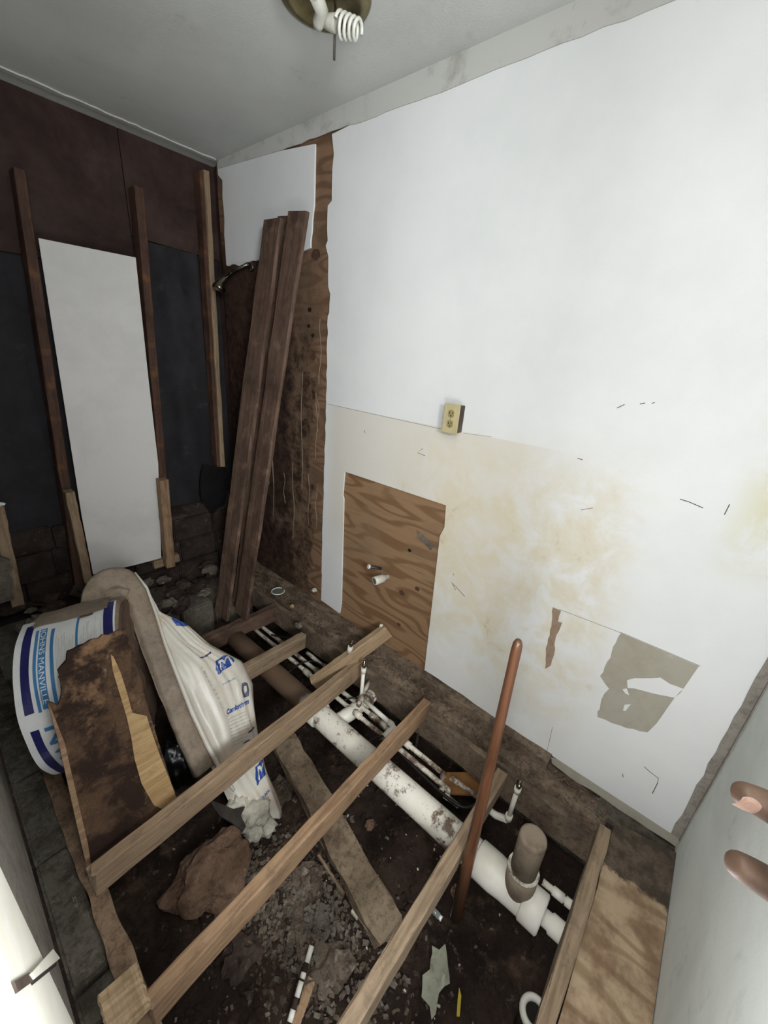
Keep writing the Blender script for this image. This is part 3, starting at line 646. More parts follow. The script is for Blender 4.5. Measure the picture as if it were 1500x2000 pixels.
def riser(name, base, top, lab, valve=True):
    e = empty(name, base, lab, 'pipe'); b, tp = Vector(base), Vector(top); dv = tp - b
    tube('pipe', [b, b + dv * .9], .0095, M_PVCCLEAN, e, 12); tube('fitting', [b, b + dv * .14], .0145, M_PVCCLEAN, e, 12)
    tube('fitting', [b + dv * .82, b + dv * .95], .0135, M_PVCCLEAN, e, 12)
    n = dv.normalized()
    tube('valve', [b + dv * .95, b + dv * .96, b + dv + n * .008, b + dv + n * .010, b + dv + n * .028, b + dv + n * .03], [.007, .010, .010, .0065, .0065, .003], M_CHROME, e, 12)
    tube('valve_handle', [tp + Vector((-.010, -.006, .006)), tp + Vector((.014, .008, .008))], [.0055, .0065], M_CHROME, e, 10)
    return e
riser('water_riser', at(664, 1340, x=-.215), at(686, 1258, x=-.215), 'upright thin white pipe with a chrome valve behind the tilted joist')
riser('water_riser', (-.250, 1.000, -.185), at(711, 1300, x=-.22), 'upright thin white pipe with a chrome valve in front of the tilted joist')
r3b = at(992, 1600, x=-.205); r3t = at(1013, 1535, x=-.195)
r3 = riser('water_riser', r3b, r3t, 'upright white pipe with elbow and valve right of the leaning handle')
tube('elbow', [r3b + Vector((0, 0, .012)), r3b + Vector((0, .006, -.006)), at(968, 1592, z=-.25), at(950, 1578, z=-.24)], [.0125, .0145, .0145, .0115], M_PVCCLEAN, r3, 14)
for i, (a, b, z_, lab) in enumerate([((880, 1518), (931, 1556), -.20, 'muddy white pipe piece lying over the tan board'), ((866, 1508), (862, 1545), -.20, 'stubby muddy pipe with a rounded top beside the tan board'),
                                     ((868, 1552), (896, 1575), -.22, 'muddy pipe end left of the tan board'), ((700, 1378), (722, 1328), -.12, 'thin muddy pipe slanting across the branch drain')]):
    p, q_ = at(*a, z=z_), at(*b, z=z_ - .01); tube('pipe_piece', [p, p.lerp(q_, .3), p.lerp(q_, .32), p.lerp(q_, .6), q_], [.013, .013, .0105, .0105, .0105], M_PVCS, None, 12, lab, 'pipe')
tp = empty('side_pipe', (-.33, -.1, -.17), 'thin white pipe with a collar beside the tail of the drain', 'pipe')
a_, b_ = at(1060, 1722, z=-.16), at(1128, 1778, z=-.16); dv = b_ - a_
tube('pipe', [a_, a_ + dv * .95], .011, M_PVCS, tp); tube('fitting', [a_ + dv * .3, a_ + dv * .62], .0155, M_PVCCLEAN, tp); tube('fitting', [a_ + dv * .66, b_], .0155, M_PVCCLEAN, tp)
# tan board scrap
cb = [at(*p, z=-.26) for p in [(868, 1508), (942, 1508), (940, 1552), (862, 1548)]]
tag(link('tan_board', prism_bm(cb, (0, 0, -.012)), M_CARDB), 'small tan board under the muddy pipe pieces behind the leaning handle', 'board')
# hanger strap with holes
hs = empty('hanger_strap', (-.17, .66, -.2), 'perforated metal strap hanging from the middle joist', 'strap')
p0, p1 = at(818, 1432, x=-.20), at(808, 1490, x=-.215); dv = p1 - p0; sv = Vector((.011, 0, 0)); 
for s in (0, 1):
    off = Vector((.004, 0, 0)) * s
    link('band', prism_bm([p0 - sv + off, p0 + sv * .2 + off, p1 + sv * .2 + off, p1 - sv + off], (0, .001, 0)), M_GALV, hs)
for k in range(8):
    c_ = p0.lerp(p1, .12 + k * .11) - sv * .4; tube('hole', [c_, c_ + Vector((0, -.0012, 0))], .0022, M_SLOT, hs, 8)
# black cables
def cable(px, z, r, lab):
    pts = [at(a, b, z=z) for a, b in px]; out = []
    for i in range(len(pts) - 1):
        for k in range(4): out.append(pts[i].lerp(pts[i+1], k / 4))
    out.append(pts[-1])
    for _ in range(3): out = [out[0]] + [(out[i-1] + out[i] * 2 + out[i+1]) / 4 for i in range(1, len(out) - 1)] + [out[-1]]
    tube('cable', out, r, M_CABLE, None, 8, lab, 'cable')
cable([(560, 1315), (590, 1293), (612, 1290), (632, 1302), (642, 1325)], -.175, .0045, 'black cable arching over the thin pipes behind the tilted joist')
cable([(720, 1448), (735, 1440), (752, 1436), (772, 1440)], -.175, .006, 'black cable crossing the thin pipes before the middle joist')
cable([(672, 1368), (690, 1361), (712, 1368)], -.165, .0045, 'short black cable looped round the front riser')
cable([(700, 1400), (760, 1450), (810, 1500), (860, 1548), (905, 1582), (930, 1570)], -.21, .007, 'long black cable lying between the drain and the thin pipes')
cable([(530, 1240), (548, 1244), (565, 1246)], -.175, .005, 'short black cable near the far joist')

# ---- round wooden handle
B = at(890, 1790, z=-.47); Mi = at(936, 1588, z=.03)
Mi = at(936, 1588, y=.222); B = at(890, 1790, y=.212)
dirv = (Mi - B); best = None
for k in range(0, 2000):
    p = B + dirv * (k / 400); v = p - CAM; py = v.dot(ROWS[1]) / v.dot(ROWS[2]) * FPX + 1000
    if py < 1250: break
    best = p
T = best; Lh = (T - B).length
hp_ = [B + (T - B) * f for f in (0, .3, .6, .9, .975, .992, 1.0)]
bm = tube_bm([Vector((Lh * f, 0, 0)) for f in (0, .3, .6, .9, .975, .992, 1.0)], [.0215, .0190, .0162, .0136, .0134, .0118, .0075], 20)
hd = link('tool_handle', bm, M_HANDLE, None, True, recentre=False)
d_, s_, u_ = frame(T - B); hd.matrix_world = Matrix.Translation(B) @ Matrix((d_, -s_, u_)).transposed().to_4x4()
tag(hd, 'varnished reddish brown round tool handle standing in the crawl space against a joist', 'handle')

# ---- wrapped insulation roll
CL, CR = Vector((-1.309, 1.707, .166)), Vector((-1.031, 1.600, .199)); RR = .298
ax = (CR - CL).normalized(); uu = ax.cross(Vector((0, 0, 1))).normalized(); ww = ax.cross(uu)
if ww.z < 0: ww = -ww; 
uu = ww.cross(ax)
if uu.y > 0: uu = -uu                                             # uu towards the camera side
LR = (CR - CL).length
roll = empty('insulation_roll', (-1.17, 1.65, -.13), 'big plastic wrapped insulation roll with white label and navy bands', 'insulation')
def rp(s, th, r=RR):  # s along axis 0..1, th: 0 = facing the camera, 90 = top
    a = math.radians(th); e = .006 * noise.noise(Vector((s * 5, th * .05, 2))); return CL + ax * (s * LR) + (uu * math.cos(a) + ww * math.sin(a)) * (r + e)
def cylpatch(name, s0, s1, t0, t1, mat, dr=.0, ns=8, nt=30, par=None):
    bm = bmesh.new(); g = []
    for i in range(ns + 1): g.append([bm.verts.new(rp(s0 + (s1 - s0) * i / ns, t0 + (t1 - t0) * j / nt, RR + dr)) for j in range(nt + 1)])
    for i in range(ns):
        for j in range(nt): bm.faces.new((g[i][j], g[i+1][j], g[i+1][j+1], g[i][j+1]))
    return link(name, bm, mat, par or roll, True)
# body with rounded ends
bm = bmesh.new(); prof = [(-.02, .80), (-.012, .90), (.0, .965), (.03, .99), (.08, 1), (.3, 1), (.6, 1), (.92, 1), (.98, .985), (1.0, .95), (1.004, .93)]
rings = []
for s, f in prof: rings.append([bm.verts.new(rp(s, 360 * j / 64, RR * f)) for j in range(64)])
for i in range(len(rings) - 1):
    for j in range(64): bm.faces.new((rings[i][j], rings[i][(j+1) % 64], rings[i+1][(j+1) % 64], rings[i+1][j]))
bm.faces.new(rings[0])
link('wrap', bm, M_KRAFT, roll, True)
bm = bmesh.new(); rings = []
for f, s in [(.935, 1.0), (.9, 1.02), (.75, .99), (.6, 1.015), (.45, .985), (.3, 1.01), (.12, .99)]:
    rings.append([bm.verts.new(rp(s + .01 * math.sin(j * .7), 360 * j / 64, RR * f)) for j in range(64)])
for i in range(len(rings) - 1):
    for j in range(64): bm.faces.new((rings[i][j], rings[i][(j+1) % 64], rings[i+1][(j+1) % 64], rings[i+1][j]))
bm.faces.new(rings[-1]); link('end_face', bm, M_KRAFTDK, roll, True)
cylpatch('label_sheet', -.01, .985, -75, 98, M_FOAMWHITE, .005, 20, 64)
cylpatch('navy_band', .055, .135, 28, 92, M_NAVY, .0065, 2, 24); cylpatch('navy_band', .055, .135, -62, 17, M_NAVY, .0065, 2, 30)
cylpatch('navy_band', .86, .965, -60, 97, M_NAVY, .0065, 2, 50)
cylpatch('pale_blue_stripe', .17, .20, 27, 84, M_BLUE, .0065, 2, 24); cylpatch('blue_stripe', .325, .36, 29, 82, M_BLUE, .0065, 2, 24); cylpatch('blue_stripe', .575, .60, 24, 88, M_BLUE, .0065, 2, 24)
cylpatch('text_box', .215, .285, 28, 84, M_BLUE, .0062, 2, 24)
bm = bmesh.new()
for k in range(46):   # rows of fine print
    s0 = .40 + .012 * (k % 12) if k < 24 else .63 + .010 * (k % 20)
    pass
bm.free()
fp = bmesh.new()
for k in range(13):
    s0 = .385 + k * .0135
    t1 = 36 + R_.uniform(0, 6); t2 = 78 - R_.uniform(0, 14); n_ = 10
    for side in (0,):
        g = [[fp.verts.new(rp(s0 + .003 * i, t1 + (t2 - t1) * j / n_, RR + .0066)) for j in range(n_ + 1)] for i in range(2)]
        for j in range(n_): fp.faces.new((g[0][j], g[1][j], g[1][j+1], g[0][j+1]))
for k in range(15):
    s0 = .625 + k * .0145; t1 = 32 + R_.uniform(0, 12); t2 = 84 - R_.uniform(0, 20)
    g = [[fp.verts.new(rp(s0 + .003 * i, t1 + (t2 - t1) * j / 10, RR + .0066)) for j in range(11)] for i in range(2)]
    for j in range(10): fp.faces.new((g[0][j], g[1][j], g[1][j+1], g[0][j+1]))
tag(link('fine_print', fp, M_FAINT, roll), kind='stuff')
def text_mesh(s, size=1, bold=.0, font=None):
    cu = bpy.data.curves.new('t', 'FONT'); cu.body = s; cu.size = size; cu.offset = bold; cu.align_x = 'LEFT'
    o = bpy.data.objects.new('t', cu); COL.objects.link(o); bpy.context.view_layer.update()
    me = o.to_mesh(); bm = bmesh.new(); bm.from_mesh(me); o.to_mesh_clear(); bpy.data.objects.remove(o); bpy.data.curves.remove(cu)
    bmesh.ops.triangulate(bm, faces=bm.faces); return bm
def roll_text(s, s_lo, th_start, size_s, thstep, mat, bold=.01, flip=1, name='lettering', wide=1):
    """letters stand across the axis; the line of text runs down around the roll"""
    bm = text_mesh(s, 1, bold); lay = []
    for v in bm.verts:
        x, y_ = v.co.x, v.co.y
        v.co = rp(s_lo + y_ * size_s, th_start + flip * x * thstep, RR + .0078)
    return link(name, bm, mat, roll)
roll_text('JOHNS MANVILLE', .225, 83, .075, -6.6, M_FOAMWHITE, .0, 1, 'outlined_lettering')
roll_text('NVIG', .185, 18, .24, -20, M_BLUE, .015, 1, 'blue_lettering')
ovl = cylpatch('dark_oval', .60, .74, 86, 95, M_KRAFTDK, .0085, 6, 6); cylpatch('plastic_flap', .12, .9, 88, 112, M_KRAFT, .010, 10, 8)

# ---- rotten panel leaning on the roll
q = [at(172, 1692, y=1.125), at(347, 1560, y=1.125), at(232, 1228, y=1.37), at(118, 1290, y=1.37)]
n_ = (q[1] - q[0]).cross(q[3] - q[0]).normalized()
if n_.dot(CAM - q[0]) < 0: n_ = -n_
A_ = lambda px, py, h=0: atp(px, py, q[0], n_) + n_ * h
ol_ = [(245, 1228), (262, 1290), (285, 1370), (310, 1450), (335, 1530), (349, 1562), (240, 1645), (172, 1695), (160, 1640), (140, 1540), (120, 1440), (104, 1398), (92, 1372), (112, 1378), (120, 1350), (113, 1310), (130, 1290), (132, 1272), (165, 1258), (200, 1240), (222, 1236)]
rot = empty('rotten_panel', (q[0] + q[1]) / 2, 'rotten dark brown board with a ragged top leaning against the wrapped roll', 'board')
P = [A_(*p) for p in ol_]; rr = random.Random(3); PJ = []
for i in range(len(P)):
    a, b = P[i], P[(i+1) % len(P)]; PJ.append(a)
    if i >= 10 or i in (0, 1):
        k = max(1, int((b - a).length / .012))
        for j in range(1, k): PJ.append(a.lerp(b, j / k) + (ROWS[0] * rr.uniform(-1, 1) + ROWS[1] * rr.uniform(-1, 1)) * .0045)
link('panel', prism_bm(PJ, -n_ * .016), M_ROT, rot)
lp_ = [(216, 1278), (221, 1282), (234, 1310), (247, 1350), (258, 1392), (286, 1398), (296, 1430), (312, 1475), (330, 1520), (345, 1560), (318, 1580), (300, 1572), (276, 1530), (262, 1480), (256, 1440), (247, 1400), (232, 1350), (220, 1310)]
o = link('bare_wood_split', prism_bm([A_(*p, .003) for p in lp_], -n_ * .0035), M_ROTLIGHT, rot); o['label'] = 'pale freshly split wood streak'
link('side_edge', prism_bm([A_(*p, .002) for p in [(93, 1374), (99, 1382), (126, 1450), (172, 1650), (178, 1692), (171, 1697), (150, 1610), (112, 1440)]], -n_ * .017), M_JOIST3, rot)

# ---- insulation bag
pa, pb, pc = Vector((-.927, 1.9, .492)), Vector((-.834, .987, -.48)), Vector((-.597, 1.42, -.081))
nb = (pb - pa).cross(pc - pa).normalized()
if nb.dot(CAM - pa) < 0: nb = -nb
BP = lambda px, py, h=0: atp(px, py, pa, nb) + nb * h
rows = [((258, 1112), (276, 1118)), ((272, 1140), (298, 1150)), ((287, 1180), (318, 1190)), ((300, 1215), (372, 1215)), ((318, 1258), (418, 1257)), ((335, 1300), (480, 1291)), ((352, 1342), (499, 1335)),
        ((372, 1390), (506, 1395)), ((395, 1440), (513, 1450)), ((424, 1500), (530, 1505)), ((448, 1545), (549, 1550)), ((462, 1575), (560, 1585)), ((470, 1592), (558, 1600))]
bag = empty('insulation_bag', BP(500, 1600), 'white plastic bag of insulation batts with blue lettering slumped through the joists', 'bag')
def interp(rows, tt):
    f = tt * (len(rows) - 1); i = min(int(f), len(rows) - 2); f -= i
    L = [rows[i][0][k] * (1 - f) + rows[i+1][0][k] * f for k in (0, 1)]; R = [rows[i][1][k] * (1 - f) + rows[i+1][1][k] * f for k in (0, 1)]
    return L, R
bm = bmesh.new(); NU, NV = 26, 80; g = []; bk = []
for j in range(NV + 1):
    tt = j / NV; L, R = interp(rows, tt); row = []; rb = []
    for i in range(NU + 1):
        u = i / NU; px = L[0] + (R[0] - L[0]) * u; py = L[1] + (R[1] - L[1]) * u
        wdt = (R[0] - L[0]) / 200
        h = .10 * min(1, wdt * 1.2) * (max(0, 1 - (2 * u - 1) ** 4)) ** .5 - .05
        base = BP(px, py)
        wr = .010 * noise.noise(Vector((u * 7, tt * 4, 3))) + .006 * noise.noise(Vector((u * 20, tt * 9, 5))) + .010 * noise.noise(Vector(((u - tt * .7) * 16, tt * 2.5, 9)))
        if .02 < u < .98: h += wr
        row.append(bm.verts.new(base + nb * h)); rb.append(bm.verts.new(base - nb * (.05 + .07 * math.sin(math.pi * u))))
    g.append(row); bk.append(rb)
for j in range(NV):
    for i in range(NU):
        bm.faces.new((g[j][i], g[j][i+1], g[j+1][i+1], g[j+1][i])); bm.faces.new((bk[j][i], bk[j+1][i], bk[j+1][i+1], bk[j][i+1]))
    for k in (0, NU): bm.faces.new((g[j][k], g[j+1][k], bk[j+1][k], bk[j][k]))
for i in range(NU):
    for j in (0, NV): bm.faces.new((g[j][i], g[j][i+1], bk[j][i+1], bk[j][i]))
bmesh.ops.recalc_face_normals(bm, faces=bm.faces); bvh = BVHTree.FromBMesh(bm)
link('plastic_skin', bm, M_BAG, bag, True)
# grey kraft edge, bending over at the top behind the roll
path = [(180, 1180, .02), (190, 1145, .0), (215, 1124, .0), (245, 1122, 0), (268, 1148, 0), (283, 1190, 0), (300, 1240, 0), (322, 1300, 0), (345, 1360, 0), (368, 1420, 0), (392, 1475, 0), (405, 1505, 0)]
pts = [BP(a, b, c - .03) for a, b, c in path]; fine = []
for i in range(len(pts) - 1):
    for k in range(4): fine.append(pts[i].lerp(pts[i+1], k / 4))
fine.append(pts[-1])
for _ in range(2): fine = [fine[0]] + [(fine[i-1] + fine[i] * 2 + fine[i+1]) / 4 for i in range(1, len(fine) - 1)] + [fine[-1]]
rad = [.036 + .012 * math.sin(math.pi * i / len(fine)) + .004 * noise.noise(Vector((i * .6, 1, 1))) for i in range(len(fine))]
kb = tube_bm(fine, rad, 36)
for v in kb.verts:
    f_ = min(fine, key=lambda q: (q - v.co).length_squared); o_ = v.co - f_; dn = o_.dot(nb); ip = o_ - nb * dn
    a_ = min(1, ip.length / .045); q4 = (1 - a_ ** 6) * .022 * (1 if dn > 0 else -1)
    v.co = f_ + ip * 1.12 + nb * (q4 + .010 * noise.noise(v.co * 16) + .004 * noise.noise(v.co * 45))
link('kraft_edge', kb, M_KRAFT, bag, True)
hb = lump_bm(BP(222, 1156, -.045), (.080, .050, .040), .25, 1.6, 6, 4); link('plastic_hood', hb, M_KRAFT, bag, True)
cre = [BP(a, b, .012) for a, b in [(262, 1120), (285, 1150), (303, 1200), (322, 1262), (345, 1322), (372, 1390), (400, 1450), (430, 1508), (455, 1545)]]
link('folded_edge', tube_bm(cre, [.004, .006, .007, .008, .009, .010, .011, .010, .006], 10), M_BAG, bag, True)
def bag_print(bm, name, mat, o2, ex, ey, off=.0022):
    """map flat artwork (x right, y up) to the bag: origin and axes given in photo pixels on the bag plane"""
    for v in bm.verts:
        px = o2[0] + ex[0] * v.co.x + ey[0] * v.co.y; py = o2[1] + ex[1] * v.co.x + ey[1] * v.co.y
        b_ = BP(px, py); hit = bvh.ray_cast(b_ + nb * .5, -nb, 1.0)
        v.co = (hit[0] if hit[0] is not None else b_) + nb * off
    return link(name, bm, mat, bag)
def poly_bm(polys, div=True):
    bm = bmesh.new()
    for P_ in polys:
        vs_ = [bm.verts.new((x, y_, 0)) for x, y_ in P_]
        for t_ in fill([v.co for v in vs_]): bm.faces.new([vs_[q] for q in t_])
    if div: bmesh.ops.subdivide_edges(bm, edges=bm.edges, cuts=6, use_grid_fill=True); bmesh.ops.triangulate(bm, faces=bm.faces)
    return bm
tile = [(0, .25), (.05, .85), (.25, .9), (.45, 1.0), (.8, .93), (1.05, .55), (1.1, .35), (.95, .2), (.9, .1), (.35, .0), (.2, -.15), (.12, -.12), (.08, .1)]
def emblem(o2, ex, ey):
    bag_print(poly_bm([tile]), 'emblem', M_BAGBLUE, o2, ex, ey)
    Mw = [(.26, .06), (.36, .06), (.30, .62), (.36, .62), (.52, .38), (.62, .72), (.72, .72), (.90, .14), (1.0, .2), (.78, .86), (.62, .88), (.52, .64), (.38, .80), (.20, .78)]
    bag_print(poly_bm([Mw], True), 'emblem_letter', M_BAG, o2, ex, ey, .0042)
ang = math.radians(-32)
cx, sx = math.cos(ang), math.sin(ang)
emblem((415, 1319), (34, -14), (-2, -28))
emblem((496, 1532), (23, -17), (-1, -38))
ex = lambda k: (k * .90, -k * .46); ey = lambda k: (-k * .10, -k * .95)
bag_print(text_mesh('Johns Manville', 1), 'bag_lettering', M_BAGBLUE, (428, 1342), ex(4.6), ey(6.5))
bag_print(text_mesh('Comfortherm', 1, .05), 'bag_lettering', M_BAGBLUE, (437, 1398), ex(8.6), ey(14))
for k, (tx, w_) in enumerate([('faced batts for walls', 4.4), ('thermal insulation', 4.4), ('sound control', 4.4)]):
    pass
ln = bmesh.new()
for k in range(9):
    x0 = 440 + k * 1.2; y0 = 1406 + k * 6.5; Lk = 46 - abs(k - 3) * 3
    vs_ = [ln.verts.new((a, b, 0)) for a, b in ((x0, y0), (x0 + Lk * .9, y0 - Lk * .40), (x0 + Lk * .9, y0 - Lk * .40 + 1.2), (x0, y0 + 1.2))]; ln.faces.new(vs_)
bmesh.ops.subdivide_edges(ln, edges=ln.edges, cuts=6, use_grid_fill=True)
tag(bag_print(ln, 'fine_print', M_FAINT, (0, 0), (1, 0), (0, 1)), kind='stuff')
bag_print(poly_bm([[(465, 1352), (466, 1338), (472, 1335), (478, 1337), (481, 1350), (480, 1362), (468, 1366)]]), 'house_emblem', M_INK, (0, 0), (1, 0), (0, 1))
bag_print(poly_bm([[(469, 1350), (470, 1343), (475, 1342), (476, 1352), (472, 1358)]]), 'house_emblem_pane', M_BAG, (0, 0), (1, 0), (0, 1), .004)
for P_ in [[(479, 1431), (494, 1420), (495, 1422), (480, 1434)], [(472, 1452), (482, 1445), (483, 1447), (473, 1454)], [(383, 1288), (397, 1283), (407, 1275), (408, 1278), (398, 1286), (384, 1290)]]:
    bag_print(poly_bm([P_]), 'ink_bar', M_NAVY, (0, 0), (1, 0), (0, 1))
bag_print(poly_bm([[(333, 1205), (342, 1207), (352, 1213), (372, 1219), (360, 1224), (345, 1222), (338, 1212)]]), 'creased_print', M_BAGBLUE, (0, 0), (1, 0), (0, 1), .006)
bag_print(text_mesh('Johns', 1, .02), 'bag_lettering', M_BAGBLUE, (512, 1561), (5.2, -7.2), (-5.5, -7))
for k, s in enumerate('INSULATION RLT'):
    if s != ' ': bag_print(text_mesh(s, 1), 'faded_lettering', M_FAINT, (384 + k * 4.6, 1308 + k * 8.4), (5, 7), (7.5, -4.5))
# glass fibre spilling out of the open end
bm = lump_bm(BP(498, 1588, -.02), (.080, .070, .055), .45, 2.4, 4, 4)
lump_bm(BP(468, 1575, -.02), (.050, .045, .040), .5, 2.8, 7, 3, bm); lump_bm(BP(522, 1615, -.0), (.036, .035, .035), .5, 3, 9, 3, bm); lump_bm(BP(496, 1622, .0), (.035, .04, .03), .5, 3, 12, 3, bm)
link('glass_fibre', bm, M_FLUFF, bag, True)
# ---- black plastic bag and grey rag
tag(link('black_bag', lump_bm(at(352, 1490, y=1.42), (.085, .07, .13), .6, 2.0, 5, 4), M_BLACK, None, True), 'crumpled black plastic bag in the gap between rotten board and white bag', 'bag')
bm = bmesh.new(); rg = [(408, 1562), (432, 1570), (455, 1580), (478, 1575), (470, 1592), (480, 1612), (474, 1622), (452, 1606), (428, 1592)]
P = [at(*p, z=-.33) for p in rg]
tag(link('grey_rag', prism_bm(P, (0, 0, -.008)), M_ROD), 'torn dark grey strip of cloth under the open end of the white bag', 'cloth')

# ---- loose things on the ground
def onground(px, py, zz=-.5):
    p = at(px, py, z=zz)
    for _ in range(4): p = at(px, py, z=gz(p.x, p.y))
    return p
rc = at(415, 1700, z=-.34)
tag(link('flat_rock', lump_bm(rc + Vector((0, .02, -.06)), (.145, .115, .085), .38, 1.3, 11, 4), M_ROCK, None, False), 'large brown broken rock on the ground below the tilted joist', 'rock')
for i, (px, py, s, lab, mt) in enumerate([(545, 1550, .075, 'muddy clod right of the white bag, under the joist', M_RUBBLE), (600, 1722, .06, 'light grey clod near the middle of the ground', M_RUBBLE),
                                          (640, 1900, .07, 'pale rubble lump between the two near joists', M_RUBBLE), (470, 1870, .06, 'dark clod below the middle joist', M_STONE),
                                          (895, 1745, .03, 'pinkish stone at the foot of the round handle', M_ROCK), (723, 1612, .022, 'reddish stone chip lying on the dark ground', M_ROCK)]):
    p = onground(px, py); tag(link('dirt_clod', lump_bm(p + Vector((0, 0, s * .2)), (s, s * .9, s * .5), .6, 2.0, i + 20, 3), mt, None, False), lab, 'clod')
p = onground(845, 1905)
pq = [onground(*a) + Vector((0, 0, .03)) for a in [(842, 1855), (856, 1862), (868, 1850), (872, 1890), (876, 1930), (856, 1945), (850, 1985), (842, 1995), (838, 1970), (822, 1952), (824, 1910), (838, 1900)]]
for v in pq: v.z = -.46
tag(link('paper_scrap', prism_bm(jag(pq, .004, .02, 4, 'z'), (0, 0, -.004)), M_PAPER), 'mouldy grey green paper scrap on the ground right of the near joist', 'paper')
yv = [at(*a, z=-.46) for a in [(897, 1928), (901, 1945), (898, 1985), (892, 1984), (894, 1950)]]
tag(link('yellow_strip', prism_bm(yv, (0, 0, -.006)), M_YELLOW), 'small yellow plastic strip at the bottom edge', 'strip')
p1_, p2_ = onground(612, 1850) + Vector((0, 0, .05)), onground(566, 2010) + Vector((0, 0, .05)); dv = p2_ - p1_
wpz = empty('mud_striped_pipe', p1_, 'thin pale pipe striped with mud, lying at the bottom of the picture', 'pipe')
tube('pipe', [p1_, p2_], .0085, M_STONE, wpz, 12)
for f0, f1 in [(.08, .30), (.42, .50), (.53, .72), (.86, 1.0)]: tube('clean_section', [p1_ + dv * f0, p1_ + dv * f1], .0092, M_PVCCLEAN, wpz, 12)
beam('scrap_wood', onground(608, 1925) + Vector((0, 0, .05)), onground(575, 2020) + Vector((0, 0, .05)), .028, .012, M_JOIST3, 'short brown wood slat beside the mud striped pipe', 'slat', seed=51)
p = onground(848, 1790)
tb = empty('clear_bottle', p, 'tiny clear plastic tube near the foot of the round handle', 'bottle')
tube('body', [p + Vector((0, .03, .03)), p + Vector((0, -.02, .03))], .011, M_CLEARP, tb, 14); tube('cap', [p + Vector((0, -.02, .03)), p + Vector((0, -.03, .03))], .009, M_FOAMWHITE, tb, 12)
p = onground(694, 1792) + Vector((0, 0, .03)); tag(link('foam_chip', box_bm(p - Vector((.010, .016, .008)), p + Vector((.010, .016, .008))), M_FLUFF), 'small cream foam block left of the dirt caked board', 'chip')
# white ring at the bottom edge
rg_c = at(1044, 1980, z=-.36); bm = bmesh.new(); n1, n2_ = 28, 12; g = []
for i in range(n1):
    a = 2 * math.pi * i / n1; g.append([bm.verts.new(rg_c + Vector(((.036 + .010 * math.cos(b)) * math.cos(a), (.036 + .010 * math.cos(b)) * math.sin(a), .014 * math.sin(b)))) for b in [2 * math.pi * k / n2_ for k in range(n2_)]])
for i in range(n1):
    for k in range(n2_): bm.faces.new((g[i][k], g[(i+1) % n1][k], g[(i+1) % n1][(k+1) % n2_], g[i][(k+1) % n2_]))
rg_ = empty('pipe_end', rg_c, 'open white pipe mouth at the bottom edge right of the near joist', 'pipe')
link('rim', bm, M_PVCCLEAN, rg_, True); tube('pipe', [rg_c + Vector((0, 0, -.005)), rg_c + Vector((0, 0, -.14))], [.040, .040], M_SLOT, rg_, 20)
# clear lid and scraps on the far floor
lc = at(543, 1156, z=-.03); lid = empty('plastic_disc', lc, 'round clear plastic lid with a pale rim in the far corner', 'lid')
lc2 = lc
bm = bmesh.new(); g = []
for i in range(28):
    a = 2 * math.pi * i / 28; g.append([bm.verts.new(lc2 + Vector(((.042 + .0035 * math.cos(b)) * math.cos(a), (.042 + .0035 * math.cos(b)) * math.sin(a), .006 + .0035 * math.sin(b)))) for b in [math.pi / 3 * k for k in range(6)]])
for i in range(28):
    for k in range(6): bm.faces.new((g[i][k], g[(i+1) % 28][k], g[(i+1) % 28][(k+1) % 6], g[i][(k+1) % 6]))
link('rim', bm, M_PVCCLEAN, lid, True); tube('disc', [lc2 + Vector((0, 0, 0)), lc2 + Vector((0, 0, .005))], .040, M_CLEARP, lid, 28)
for px, py, z_, s, mt, nm, lab in [(571, 1184, -.02, .014, M_ROTLIGHT, 'wood_chip', 'crumb of pale yellow wood on the far sill'), (584, 1222, -.03, .022, M_BLOCK, 'plaster_chip', 'pale rounded plaster chip behind the far joist'),
                                   (745, 1222, .165, .010, M_PVCCLEAN, 'paint_chip', 'white chip on the raised end of the tilted joist'), (614, 1152, .03, .018, M_PVCS, 'plaster_chip', 'small white chip at the foot of the stained plywood')]:
    p = at(px, py, z=z_) if nm != 'plaster_chip' or py != 1152 else at(px, py, x=-.012)
    tag(link(nm, lump_bm(p, (s, s, s * .8), .6, 2.5, px, 2), mt), lab, 'chip')
